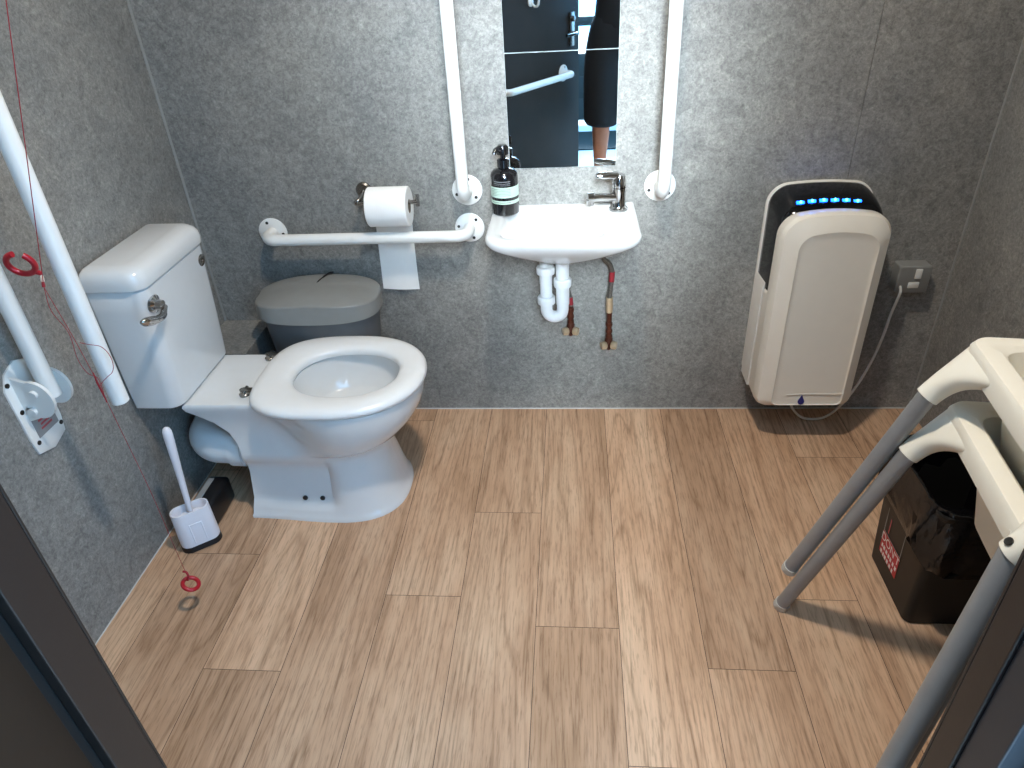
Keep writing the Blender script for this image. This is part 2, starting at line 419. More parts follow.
# ================================================================== WALL FITTINGS
# mirrors
for z0, z1, nm in ((0.868, 1.1795, 'square frameless mirror tile just above the basin, lower of two'), (1.1805, 1.492, 'square frameless mirror tile above the other, top of the stack')):
    mt = thing('mirror', nm, 'mirror', (-0.0275, YB, z0))
    bm = B(); box(bm, (-0.183, YB - 0.004, z0), (0.1275, YB, z1), 0.0); part('backing', bm, M['mirredge'], mt)
    bm = B(); box(bm, (-0.1822, YB - 0.0048, z0 + 0.0008), (0.1267, YB - 0.0041, z1 - 0.0008), 0.0); part('mirror_glass', bm, M['mirror'], mt, smooth=False)

# grab rails: flange centres a, b on a plane with normal n
def grab_rail(label, a, b, n, off=0.078, r=0.0178, group=None, fr=0.046, rad=0.075):
    a, b, n = V(a), V(b), V(n)
    t = thing('grab_rail', label, 'grab rail', a, group)
    bm = B(); tube(bm, round_path([a + n * 0.004, a + n * off, b + n * off, b + n * 0.004], rad, 10), r, 20); part('rail_tube', bm, M['rail'], t)
    d = (b - a).normalized(); w = n.cross(d)
    for i, c in enumerate((a, b)):
        bm = B(); lathe(bm, [(0.0, 0.0004), (fr, 0.0004), (fr, 0.004), (fr - 0.003, 0.0065), (0.0, 0.0065)], c, n, 32); fl = part('flange', bm, M['rail'], t)
        for k in range(3):
            ang = 2 * PI * k / 3 + (PI / 2 if i == 0 else -PI / 2) + 0.35
            p = c + (d * math.cos(ang) + w * math.sin(ang)) * (fr - 0.012)
            bm = B(); lathe(bm, [(0.0048, 0.006), (0.0048, 0.0075), (0.003, 0.008)], p, n, 10); part('screw', bm, M['screw'], fl, label='dark screw head')
    return t
GV = (0, -1, 0)
grab_rail('white vertical grab rail on the back wall left of the mirror', (-0.316, YB, 0.808), (-0.316, YB, 1.46), GV, 0.084)
grab_rail('white vertical grab rail on the back wall right of the mirror', (0.259, YB, 0.805), (0.259, YB, 1.46), GV, 0.10)
grab_rail('white horizontal grab rail below the toilet roll', (-0.952, YB, 0.690), (-0.318, YB, 0.690), GV, 0.076)
grab_rail('white horizontal grab rail across the dark door, seen in the mirror', dpt(0.30, 0.0, 0.74), dpt(0.93, 0.0, 0.74), dn, 0.075)

# drop-down rail on the left wall, folded up
t = thing('drop_down_rail', 'white drop-down support rail folded upright on the left wall beside the cistern', 'grab rail', (XL, 1.2, 0.53))
def pl2(y, z, x): return V((XL + x, y, z))
poly = [(1.150, 0.585), (1.156, 0.535), (1.176, 0.520), (1.246, 0.520), (1.256, 0.540), (1.256, 0.690), (1.236, 0.722), (1.206, 0.735), (1.176, 0.722), (1.150, 0.700)]
poly = [(1.153, 0.52), (1.2, 0.505), (1.247, 0.52), (1.255, 0.56), (1.255, 0.69), (1.24, 0.722), (1.203, 0.736), (1.166, 0.722), (1.148, 0.69), (1.148, 0.56)]
bm = B(); loft(bm, [[pl2(y, z, 0.0005) for y, z in poly], [pl2(y, z, 0.005) for y, z in poly], [pl2(1.201 + (y - 1.201) * 0.96, 0.62 + (z - 0.62) * 0.975, 0.007) for y, z in poly]]); plate = part('wall_plate', bm, M['rail'], t)
for y, z in ((1.163, 0.545), (1.243, 0.545), (1.160, 0.63), (1.158, 0.70), (1.246, 0.69)):
    bm = B(); lathe(bm, [(0.0055, 0.006), (0.0055, 0.0085), (0.003, 0.009)], pl2(y, z, 0), (1, 0, 0), 12); part('screw', bm, M['screw'], plate, label='dark screw head')
bm = B(); box(bm, (XL + 0.007, 1.170, 0.552), (XL + 0.0078, 1.238, 0.622), 0); lb = part('warning_label', bm, M['platelab'], t, label='grey label with red print')
bm = B()
for k in range(4): box(bm, (XL + 0.0079, 1.186 + 0.003 * (k % 2), 0.565 + k * 0.010), (XL + 0.0083, 1.222 - 0.004 * (k % 2), 0.570 + k * 0.010), 0)
part('label_print', bm, M['redtxt'], lb)
# hinge cheeks and body
for yc in (1.172, 1.232):
    cheek = [(0.006, 0.600)] + [(0.044 + 0.040 * math.cos(a_), 0.655 + 0.046 * math.sin(a_)) for a_ in [math.radians(-100 + 10 * i_) for i_ in range(21)]] + [(0.006, 0.712)]
    bm = B(); loft(bm, [[pl2(yc - 0.004, z, x) for x, z in cheek], [pl2(yc + 0.004, z, x) for x, z in cheek]]); part('hinge_cheek', bm, M['rail'], t)
bm = B(); box(bm, (XL + 0.006, 1.168, 0.603), (XL + 0.03, 1.236, 0.645), 0.008, 3); part('hinge_block', bm, M['rail'], t)
for x, z in ((0.048, 0.672), (0.028, 0.628)):
    bm = B(); tube(bm, [pl2(1.160, z, x), pl2(1.244, z, x)], 0.0095, 14); part('pivot_pin', bm, M['rail'], t)
xt1, xt2 = XL + 0.058, XL + 0.21
bm = B(); tube(bm, round_path([(xt1, 1.202, 0.648), (xt1, 1.202, 1.46), (xt2, 1.202, 1.46), (xt2, 1.202, 0.632)], 0.07, 12), 0.0185, 22); tb = part('rail_tube', bm, M['rail'], t)
bm = B(); lathe(bm, [(0.0, -0.0015), (0.0165, -0.0015), (0.0182, 0.0)], (xt2, 1.202, 0.6318), (0, 0, 1), 22); part('end_cap', bm, M['rail'], tb)

# emergency pull cord
KX, KY, KZ = -1.005, 1.150, 0.930
pc = thing('emergency_pull_cord', 'thin red emergency pull cord with two red rings hanging by the left wall', 'pull cord', (KX, KY, 0.05))
bm = B()
tube(bm, [(-0.79, 1.05, ZC - 0.03), (-0.848, 1.140, 1.41), (KX, KY, KZ)], 0.0008, 6)
tube(bm, smooth_path([(KX, KY, KZ), (-0.992, 1.150, 0.83), (-0.984, 1.152, 0.72), (-0.985, 1.158, 0.62), (-0.982, 1.164, 0.40), (-0.985, 1.166, 0.20), (-0.986, 1.168, 0.115)], 6), 0.0006, 6)
tube(bm, smooth_path([(KX, KY, KZ), (-1.012, 1.15, 0.88), (-0.998, 1.152, 0.83), (-1.004, 1.152, 0.77), (-0.996, 1.152, 0.735), (-0.978, 1.152, 0.72), (-0.986, 1.155, 0.66)], 6), 0.0006, 6)
# loop thrown over the rail tube
tube(bm, [(-0.987, 1.156, 0.805), (-0.980, 1.165, 0.796)] + [(-0.972 + 0.018 * math.sin(a_), 1.174 + 0.006 * math.sin(a_), 0.752 + 0.036 * math.cos(a_)) for a_ in [0.1 + i_ * 0.19 for i_ in range(16)]] + [(-0.980, 1.164, 0.708), (-0.986, 1.156, 0.700)], 0.0007, 6)
# little knots
tube(bm, [(-0.985, 1.1535, 0.735), (-0.986, 1.154, 0.71), (-0.985, 1.155, 0.68), (-0.985, 1.156, 0.66)], [0.001, 0.0022, 0.0018, 0.001], 6)
part('cord', bm, M['cord'], pc)
def ring_bm(c, u, w, R, r, a0, a1, flat=1.0, tab=None):
    bm = B(); c, u, w = V(c), V(u), V(w); K = 40
    pts = [c + (u * math.cos(a0 + (a1 - a0) * i / K) + w * math.sin(a0 + (a1 - a0) * i / K)) * R for i in range(K + 1)]
    tube(bm, pts, r, 12, flat=flat); return bm
u = V((0.80, 0.1, 0.05)).normalized(); w_ = V((0, -0.30, 0.95)); w_ = (w_ - u * u.dot(w_)).normalized()
rc = V((-1.030, 1.150, 0.978))
bm = ring_bm(rc, u, w_, 0.0235, 0.0058, math.radians(92), math.radians(92 + 318)); part('pull_ring', bm, M['ring'], pc)
bm = B(); tube(bm, [rc + (u * 0.62 - w_ * 0.8) * 0.027, rc + (u * 0.62 - w_ * 0.8) * 0.036], [0.006, 0.0035], 10); part('ring_tab', bm, M['ring'], pc)
p0 = rc + (u * 0.62 - w_ * 0.8) * 0.035; p1 = V((KX, KY, KZ))
bm = B(); tube(bm, [p0.lerp(p1, 0.05), p0.lerp(p1, 0.3), p0.lerp(p1, 0.55), p0.lerp(p1, 0.62)], [0.002, 0.0034, 0.0034, 0.002], 10); part('cord_connector', bm, M['bead'], pc, label='cream cord connector')
bm = B(); tube(bm, [p0.lerp(p1, 0.6), p0.lerp(p1, 0.8), p1], [0.0022, 0.003, 0.0028], 8); part('cord_knot', bm, M['cord'], pc)
u = V((0.80, -0.35, -0.40)).normalized(); w_ = V((0.35, 0.90, -0.25)); w_ = (w_ - u * u.dot(w_)).normalized()
rc = V((-0.986, 1.168, 0.083))
bm = ring_bm(rc, u, w_, 0.0195, 0.0055, 0, 2 * PI * 0.999); part('pull_ring', bm, M['ring'], pc)
bm = B(); tube(bm, smooth_path([(-0.993, 1.168, 0.128), (-0.985, 1.168, 0.126), (-0.984, 1.168, 0.112), (-0.990, 1.168, 0.096)], 4), 0.003, 8); part('cord_knot', bm, M['cord'], pc)
bm = B(); lathe(bm, [(0.04, 0), (0.04, -0.02), (0.015, -0.03)], (-0.79, 1.05, ZC - 0.0005), (0, 0, 1), 20); part('ceiling_switch', bm, M['rail'], pc)

# toilet roll holder and roll
ry, rz = YB - 0.066, 0.796
t = thing('toilet_roll_holder', 'tarnished chrome toilet roll holder on the back wall', 'toilet roll holder', (-0.632, YB, 0.815))
bm = B(); lathe(bm, [(0.0, 0.0004), (0.024, 0.0004), (0.024, 0.008), (0.019, 0.013), (0.0, 0.014)], (-0.634, YB, 0.818), GV, 24); part('wall_rose', bm, M['dullchrome'], t)
bm = B(); tube(bm, round_path([(-0.634, YB - 0.01, 0.816), (-0.634, ry, 0.806), (-0.655, ry - 0.004, rz), (-0.61, ry, rz), (-0.455, ry, rz)], 0.012, 6), 0.0062, 12); part('roll_arm', bm, M['dullchrome'], t)
bm = B(); tube(bm, [(-0.458, ry, rz - 0.012), (-0.458, ry, rz + 0.022)], 0.006, 10); part('arm_end', bm, M['dullchrome'], t)
t = thing('toilet_roll', 'white toilet roll with a long loose tail hanging behind the rail', 'toilet roll', (-0.546, ry, rz - 0.06))
bm = B(); x0_, x1_ = -0.608, -0.484; R0, r0_ = 0.0585, 0.021; n = 40
prof = [(r0_, x0_), (R0 - 0.003, x0_), (R0, x0_ + 0.003), (R0, x1_ - 0.003), (R0 - 0.003, x1_), (r0_, x1_)]
rings = [[V((x, ry + r * math.cos(2 * PI * i / n), rz - 0.012 + r * math.sin(2 * PI * i / n))) for i in range(n)] for r, x in prof]
loft(bm, rings, wrap=True); part('paper_roll', bm, M['paper'], t)
bm = B(); loft(bm, [[V((x, ry + r * math.cos(2 * PI * i / n), rz - 0.012 + r * math.sin(2 * PI * i / n))) for i in range(n)] for r, x in ((r0_ - 0.0003, x0_ + 0.001), (r0_ - 0.0003, x1_ - 0.001), (r0_ - 0.002, x1_ - 0.001), (r0_ - 0.002, x0_ + 0.001))], wrap=True); part('core', bm, M['card'], t, label='brown cardboard core')
bm = B(); yb = ry + R0 + 0.0005; rows = []
for i in range(25):
    s = i / 24; z = rz - 0.012 - s * 0.295
    row = []
    for j in range(9):
        q = j / 8
        x = -0.610 + q * 0.117 - s * 0.012 + s * q * 0.004
        y = min(yb + 0.0010 * math.sin(q * 5 + 2 * s) * s + (-0.016 * max(0, q - 0.75) * 4 * s * (1 - s) * 2.2) - 0.004 * s * math.sin(q * PI), YB - 0.002)
        row.append(V((x, y, z - 0.004 * q * s)))
    rows.append(row)
for off in (0.0, 0.0006):
    vs = [[bm.verts.new(p + V((0, -off, 0))) for p in r] for r in rows]
    for a, b in zip(vs[:-1], vs[1:]):
        for j in range(8): bm.faces.new((a[j], a[j + 1], b[j + 1], b[j]))
part('paper_tail', bm, M['paper'], t, recalc=False)

# ================================================================== BASIN
bs = thing('wash_basin', 'small white wall-hung wash basin below the mirror', 'basin', (-0.028, YB, 0.62))
bx0, bx1, by0, by1 = -0.240, 0.188, 1.772, YB - 0.0005
def br(z, ix, iy, r, k=7, ibx=None, back=0.0):
    return [V((x, y, z)) for x, y in rrect(bx0 + ix, bx1 - ix, by0 + iy, by1 - back, [r, r, 0.004, 0.004], k)]
def brz(zs, ix, iy, r, k=7): return br(zs, ix, iy, r, k)
rings = [br(0.625, 0.175, 0.150, 0.05), br(0.640, 0.150, 0.115, 0.06), br(0.665, 0.108, 0.075, 0.06), br(0.69, 0.062, 0.040, 0.06), br(0.712, 0.024, 0.015, 0.06), br(0.727, 0.006, 0.004, 0.055), br(0.738, 0.0, 0.0, 0.055), br(0.749, 0.0, 0.0, 0.055), br(0.756, 0.006, 0.006, 0.052)]
def inner(z, a0, a1, c0, c1, r): return [V((x, y, z)) for x, y in rrect(a0, a1, c0, c1, r, 7)]
rings += [inner(0.757, -0.205, 0.095, 1.792, 2.030, [0.05, 0.05, 0.05, 0.03]), inner(0.752, -0.198, 0.088, 1.799, 2.022, 0.045), inner(0.728, -0.19, 0.068, 1.82, 2.005, 0.045), inner(0.695, -0.15, 0.045, 1.845, 1.985, 0.045), inner(0.675, -0.10, 0.02, 1.875, 1.96, 0.04), inner(0.668, -0.06, -0.005, 1.90, 1.945, 0.02)]
bm = B(); loft(bm, rings); part('basin_bowl', bm, M['ceramic'], bs, angle=50)
bm = B(); lathe(bm, [(0.0, 0), (0.020, 0), (0.020, 0.003), (0.014, 0.004), (0.0, 0.003)], (-0.032, 1.922, 0.6685), (0, 0, 1), 20); part('plug_hole', bm, M['chrome'], bs)

tp = thing('basin_tap', 'chrome lever mixer tap at the right back corner of the basin', 'tap', (0.135, 2.012, 0.757))
bm = B(); lathe(bm, [(0.0, 0), (0.027, 0), (0.027, 0.006), (0.022, 0.010), (0.020, 0.014), (0.0195, 0.052), (0.021, 0.056), (0.021, 0.066), (0.0, 0.066)], (0.135, 2.012, 0.7572), (0, 0, 1), 28); part('tap_body', bm, M['chrome'], tp)
bm = B(); tube(bm, [(0.125, 2.005, 0.796), (0.09, 1.996, 0.800), (0.066, 1.990, 0.802), (0.060, 1.989, 0.802)], [0.0125, 0.0115, 0.0115, 0.014], 18); tube(bm, [(0.060, 1.989, 0.802), (0.044, 1.985, 0.802)], [0.0155, 0.0155], 18); tube(bm, [(0.052, 1.987, 0.796), (0.052, 1.987, 0.780)], [0.012, 0.0105], 16); part('spout', bm, M['chrome'], tp)
bm = B(); lathe(bm, [(0.0, 0.068), (0.0205, 0.068), (0.021, 0.075), (0.020, 0.092), (0.016, 0.102), (0.006, 0.107), (0.0, 0.107)], (0.135, 2.012, 0.757), (0, 0, 1), 28)
tube(bm, [(0.130, 2.010, 0.856), (0.105, 2.004, 0.860), (0.078, 1.997, 0.861), (0.068, 1.995, 0.861)], [0.0125, 0.012, 0.011, 0.007], 14, flat=0.85); part('lever', bm, M['chrome'], tp)

sd = thing('soap_dispenser', 'black pump soap bottle with pale green label standing on the basin', 'soap bottle', (-0.196, 2.012, 0.757))
so = (-0.196, 2.012, 0.7575)
KB = 1.09
bm = B(); lathe(bm, [(r_ * KB, z_ * KB) for r_, z_ in [(0.0, 0.0), (0.034, 0.0), (0.037, 0.003), (0.037, 0.098), (0.035, 0.108), (0.028, 0.116), (0.016, 0.120), (0.0135, 0.122), (0.0135, 0.130), (0.0, 0.130)]], so, (0, 0, 1), 36); part('bottle', bm, M['bottle'], sd)
bm = B(); lathe(bm, [(r_ * KB, z_ * KB) for r_, z_ in [(0.0165, 0.124), (0.0165, 0.142), (0.012, 0.145), (0.0075, 0.146), (0.0065, 0.165), (0.0, 0.166)]], so, (0, 0, 1), 20)
lathe(bm, [(r_ * KB, z_ * KB) for r_, z_ in [(0.0, 0.156), (0.0155, 0.156), (0.0155, 0.172), (0.011, 0.180), (0.0, 0.181)]], so, (0, 0, 1), 20)
tube(bm, smooth_path([(so[0], so[1], so[2] + 0.185), (so[0] - 0.012, so[1] - 0.014, so[2] + 0.187), (so[0] - 0.02, so[1] - 0.026, so[2] + 0.183), (so[0] - 0.022, so[1] - 0.030, so[2] + 0.176)], 5), [0.010] * 5 + [0.008] * 5 + [0.006] * 6, 10)
part('pump', bm, M['bottle'], sd)
def wrapband(z0, z1, r=0.0373, a0=200, a1=340, n=24):
    bm = B(); a = [math.radians(a0 + (a1 - a0) * i / n) for i in range(n + 1)]
    r *= KB; z0 *= KB; z1 *= KB
    lo = [bm.verts.new((so[0] + r * math.cos(t_), so[1] + r * math.sin(t_), so[2] + z0)) for t_ in a]
    hi = [bm.verts.new((so[0] + r * math.cos(t_), so[1] + r * math.sin(t_), so[2] + z1)) for t_ in a]
    for i in range(n): bm.faces.new((lo[i], lo[i + 1], hi[i + 1], hi[i]))
    return bm
def bands(name, m_, lst, r, **k):
    bm = B()
    for z0, z1 in lst: add(bm, wrapband(z0, z1, r, **k))
    return part(name, bm, m_, sd, recalc=False)
bands('label', M['lab'], [(0.050, 0.078), (0.033, 0.042)], 0.0373, a0=170, a1=370)
bands('label_print', M['labtxt'], [(0.072, 0.0735), (0.068, 0.0692), (0.064, 0.0652), (0.060, 0.0612), (0.056, 0.0572), (0.0365, 0.0385)], 0.0375, a0=215, a1=300)
bands('brand_print', M['labgrey'], [(0.092, 0.094), (0.087, 0.0885), (0.083, 0.084)], 0.0374, a0=230, a1=300)

# bottle trap pipework
tr = thing('waste_trap', 'white plastic u-bend waste trap under the basin', 'waste pipe', (-0.05, 1.965, 0.42))
ty = 1.968; tr_ = 0.0185
bm = B(); tube(bm, [(-0.030, ty, 0.665), (-0.030, ty, 0.475)], tr_ + 0.002, 22); part('tail_pipe', bm, M['pvc'], tr)
pts = [(-0.030, ty, 0.555), (-0.030, ty, 0.455)] + [(-0.0555 + 0.0255 * math.cos(a), ty, 0.455 - 0.0255 * math.sin(a)) for a in [PI * i / 12 for i in range(1, 12)]] + [(-0.081, ty, 0.455), (-0.081, ty, 0.575)]
bm = B(); tube(bm, pts, tr_, 22); part('u_bend', bm, M['pvc'], tr)
bm = B(); tube(bm, round_path([(-0.081, ty, 0.545), (-0.081, ty, 0.60), (-0.083, YB - 0.002, 0.602)], 0.024, 8), tr_ + 0.001, 22); part('outlet_bend', bm, M['pvc'], tr)
def nut(c, r, h, ax=(0, 0, 1)):
    bm = B(); prof = [(r - 0.006, -h / 2), (r - 0.001, -h / 2), (r, -h / 2 + 0.003), (r, h / 2 - 0.004), (r - 0.003, h / 2), (r - 0.007, h / 2)]
    lathe(bm, prof, c, ax, 24); return part('compression_nut', bm, M['pvc'], tr)
nut((-0.030, ty, 0.548), 0.0275, 0.026); nut((-0.081, ty, 0.490), 0.0275, 0.024); nut((-0.081, ty, 0.590), 0.0285, 0.022); nut((-0.030, ty, 0.650), 0.028, 0.02)
# water supply pipes
def supply(label, x, y, zs, zt, top):
    t = thing('water_supply_pipe', label, 'pipe', (x, y, zs), 'water pipes below the basin')
    bm = B(); tube(bm, [(x, y, zs + 0.03), (x, y, zt)], 0.0085, 14)
    for z in (zs + 0.055, zs + 0.075, zs + 0.10): lathe(bm, [(0.0, -0.006), (0.0105, -0.006), (0.0115, 0), (0.0105, 0.006), (0.0, 0.006)], (x, y, z), (0, 0, 1), 12)
    part('copper_pipe', bm, M['copper'], t)
    bm = B(); lathe(bm, [(0.0, -0.01), (0.013, -0.01), (0.013, 0.016), (0.009, 0.022), (0.0, 0.022)], (x, y, zs + 0.03), (0, 0, 1), 8); lathe(bm, [(0, 0), (0.010, 0), (0.010, 0.028), (0, 0.028)], (x, y, zs + 0.02), (0, 1, 0), 12); lathe(bm, [(0, -0.012), (0.006, -0.012), (0.010, -0.004), (0.006, 0.0), (0, 0)], (x, y, zs + 0.016), (0, 0, 1), 10); part('valve_body', bm, M['copper'], t)
    for s in (-1, 1):
        bm = B(); lathe(bm, [(0.0, 0.008), (0.011, 0.008), (0.0145, 0.013), (0.013, 0.026), (0.0, 0.026)], (x, y - 0.006, zs + 0.026), (s, -0.35, 0.0), 10); part('valve_nut', bm, M['brass'], t, label='pale brass nut')
    if top: top(t)
def hose_top(t):
    bm = B(); tube(bm, smooth_path([(0.118, 2.045, 0.455), (0.122, 2.046, 0.50), (0.126, 2.047, 0.535), (0.115, 2.04, 0.575), (0.095, 2.03, 0.60), (0.098, 2.02, 0.66)], 7), 0.0075, 12); part('flexible_hose', bm, M['hose'], t)
    bm = B(); lathe(bm, [(0.0, -0.026), (0.0105, -0.026), (0.0115, 0.0), (0.0105, 0.026), (0, 0.026)], (0.119, 2.045, 0.430), (0, 0, 1), 10); part('hose_ferrule', bm, M['brass'], t)
    bm = B(); tube(bm, [(0.1232, 2.046, 0.512), (0.1255, 2.0465, 0.545)], 0.0086, 12); part('red_tag', bm, M['redtape'], t)
def stub_top(t):
    bm = B(); tube(bm, smooth_path([(-0.004, 2.05, 0.42), (-0.006, 2.052, 0.45), (-0.016, 2.056, 0.49), (-0.030, 2.056, 0.54), (-0.034, 2.05, 0.64)], 6), 0.0062, 12); part('flexible_hose', bm, M['hose'], t)
    bm = B(); tube(bm, [(-0.0045, 2.0505, 0.430), (-0.0065, 2.052, 0.455)], 0.0075, 10); part('red_tag', bm, M['redtape'], t)
supply('copper water supply pipe with valve right beside the white waste trap', -0.006, 2.050, 0.312, 0.425, stub_top)
supply('copper water supply pipe and curved hose, further right, clear of the trap', 0.120, 2.048, 0.258, 0.415, hose_top)

# ================================================================== TOILET
QY = 1.655
tl = thing('toilet', 'white close-coupled toilet with raised cistern against the left wall', 'toilet', (XL, QY, 0))
def P3(p, q, z): return V((XL + p, QY + q, z))
def outline(pmin, pmax, hb, hw, pc, e=2.0, ridge=1.0, rp=0.50, pw=None):
    pw = pmin if pw is None else pw
    half = []
    nf, nb = 18, 26
    for i in range(nf + 1):
        a = PI / 2 * i / nf
        half.append((pc + (pmax - pc) * math.cos(a) ** (2 / e), hw * math.sin(a) ** (2 / e)))
    for i in range(1, nb + 1):
        p = pc - (pc - pmin) * i / nb
        s_ = min(1.0, max(0.0, (pc - p) / (pc - pw)))
        half.append((p, hb + (hw - hb) * (0.5 + 0.5 * math.cos(PI * s_))))
    half.append((pmin - 0.002, hb * 0.93)); half.append((pmin - 0.004, hb * 0.5))
    out = []
    ins = []
    for (p0_, q0_), (p1_, q1_) in zip(half[:-1], half[1:]):
        ins.append((p0_, q0_))
    half = ins + [half[-1]]
    for p, q in half:
        k = 1.0
        if ridge < 1.0:
            k = ridge if p < rp - 0.004 else (1.0 if p > rp + 0.004 else ridge + (1 - ridge) * (p - rp + 0.004) / 0.008)
        out.append((p, q * k))
    return out + [(p, -q) for p, q in out[::-1]]
def interp(tab, z):
    for a, b in zip(tab[:-1], tab[1:]):
        if a[0] <= z <= b[0]:
            t = (z - a[0]) / (b[0] - a[0])
            return [a[i] + (b[i] - a[i]) * t for i in range(len(a))]
    return tab[-1]
#      z     pmin   pmax   hb    hw    pc    e   ridge  pw
tab = [(0.0,   0.233, 0.692, 0.158, 0.174, 0.50, 2.5, 1.0, 0.233),
       (0.010, 0.233, 0.691, 0.158, 0.173, 0.50, 2.5, 1.0, 0.233),
       (0.014, 0.236, 0.688, 0.155, 0.170, 0.50, 2.5, 1.0, 0.236),
       (0.034, 0.239, 0.680, 0.152, 0.166, 0.50, 2.5, 0.985, 0.243),
       (0.062, 0.242, 0.672, 0.149, 0.160, 0.50, 2.5, 0.90, 0.244),
       (0.15,  0.246, 0.652, 0.140, 0.148, 0.50, 2.4, 0.86, 0.246),
       (0.18,  0.247, 0.648, 0.139, 0.145, 0.50, 2.3, 0.88, 0.27),
       (0.205, 0.248, 0.645, 0.139, 0.142, 0.50, 2.3, 0.97, 0.30),
       (0.222, 0.248, 0.650, 0.138, 0.143, 0.51, 2.2, 1.0, 0.34),
       (0.236, 0.248, 0.672, 0.136, 0.158, 0.53, 2.2, 1.0, 0.37),
       (0.265, 0.242, 0.712, 0.131, 0.181, 0.55, 2.15, 1.0, 0.375),
       (0.300, 0.226, 0.744, 0.127, 0.196, 0.56, 2.1, 1.0, 0.36),
       (0.335, 0.192, 0.764, 0.128, 0.205, 0.56, 2.1, 1.0, 0.345),
       (0.365, 0.150, 0.773, 0.134, 0.208, 0.56, 2.1, 1.0, 0.325),
       (0.380, 0.128, 0.774, 0.138, 0.208, 0.56, 2.1, 1.0, 0.31),
       (0.392, 0.122, 0.774, 0.140, 0.208, 0.56, 2.1, 1.0, 0.30)]
zs = [0.0, 0.010, 0.014, 0.030, 0.036, 0.046, 0.054, 0.062, 0.075, 0.10, 0.12, 0.15, 0.165, 0.18, 0.192, 0.205, 0.212, 0.222, 0.228, 0.236, 0.25, 0.265, 0.28, 0.300, 0.318, 0.335, 0.35, 0.365, 0.38, 0.392]
rings = []
for z in zs:
    r_ = interp(tab, z); rings.append([P3(p, q, z) for p, q in outline(*r_[1:7], ridge=r_[7], pw=r_[8])])
top = outline(0.124, 0.772, 0.139, 0.206, 0.56, 2.1, pw=0.30)
rings.append([P3(p, q, 0.399) for p, q in top]); top2 = [(p + (0.003 if p < 0.2 else -0.004), q * 0.98) for p, q in top]
rings.append([P3(p, q, 0.402) for p, q in top2])
cx_ = 0.567
def inner_ring(a, b, z, c=cx_):
    out = []
    for p, q in top2:
        th = math.atan2(q / 0.19, (p - cx_) / 0.22); out.append(P3(c + a * math.cos(th), b * math.sin(th), z))
    return out
rings += [inner_ring(0.178, 0.155, 0.402), inner_ring(0.170, 0.147, 0.397), inner_ring(0.168, 0.145, 0.37), inner_ring(0.160, 0.137, 0.335), inner_ring(0.140, 0.118, 0.300, 0.562), inner_ring(0.130, 0.109, 0.294, 0.557), inner_ring(0.09, 0.075, 0.288, 0.55), inner_ring(0.06, 0.05, 0.26, 0.54)]
bm = B(); loft(bm, rings); pan = part('pan', bm, M['ceramic'], tl, angle=38)
for p in (0.402, 0.455):
    bm = B(); lathe(bm, [(0.0, 0.0), (0.0075, 0.0), (0.0075, 0.004), (0.005, 0.006), (0, 0.006)], P3(p + 0.004, -0.1415, 0.070), (0, -1, 0.1), 14); part('screw_cap', bm, M['black'], pan, label='dark screw cap')
# seat ring
def seat_outline():
    half = [(0.545 + 0.240 * math.cos(PI / 2 * i / 18) ** 0.93, 0.216 * math.sin(PI / 2 * i / 18) ** 0.93) for i in range(19)]
    for i in range(1, 19):
        a = PI / 2 + PI / 2 * i / 18
        half.append((0.545 + 0.243 * (-abs(math.cos(a)) ** 0.66), 0.216 * abs(math.sin(a)) ** 0.60))
    return half[:-1] + [(0.302, 0.03)] + [(p, -q) for p, q in ([(0.302, 0.03)] + half[:-1][::-1])]
so_ = seat_outline()
def seat_ring(k, z, inn=False):
    out = []
    for p, q in so_:
        if inn:
            th = math.atan2(q / 0.21, (p - cx_) / 0.235); ct, st = math.cos(th), math.sin(th); out.append(P3(cx_ - 0.012 + (0.152 + k) * abs(ct) ** 0.92 * (1 if ct >= 0 else -1), (0.127 + k) * abs(st) ** 0.92 * (1 if st >= 0 else -1), z))
        else: 
            d = V((p - 0.55, q)); out.append(P3(0.55 + (p - 0.55) * (1 - k / 0.24), q * (1 - k / 0.21), z))
    return out
bm = B(); loft(bm, [seat_ring(0.006, 0.404), seat_ring(0.0, 0.408), seat_ring(0.0, 0.416), seat_ring(0.004, 0.423), seat_ring(0.014, 0.4285), seat_ring(0.03, 0.431), seat_ring(0.018, 0.4295, True), seat_ring(0.006, 0.424, True), seat_ring(0.0, 0.417, True), seat_ring(0.002, 0.404, True)], wrap=True)
part('seat', bm, M['seat'], tl, angle=60)
for q in (-0.088, 0.110):
    bm = B(); lathe(bm, [(0.0, 0.0), (0.014, 0.0), (0.014, 0.006), (0.010, 0.010), (0.010, 0.020), (0, 0.020)], P3(0.284, q, 0.402), (0, 0, 1), 16)
    obox(bm, P3(0.296, q, 0.417), (V((1, 0, 0)), V((0, 1, 0)), V((0, 0, 1))), (0.018, 0.010, 0.006), 0.003); tube(bm, [P3(0.288, q - 0.018, 0.417), P3(0.288, q + 0.018, 0.417)], 0.006, 10)
    part('seat_hinge', bm, M['dullchrome'], tl, label='dark chrome hinge')
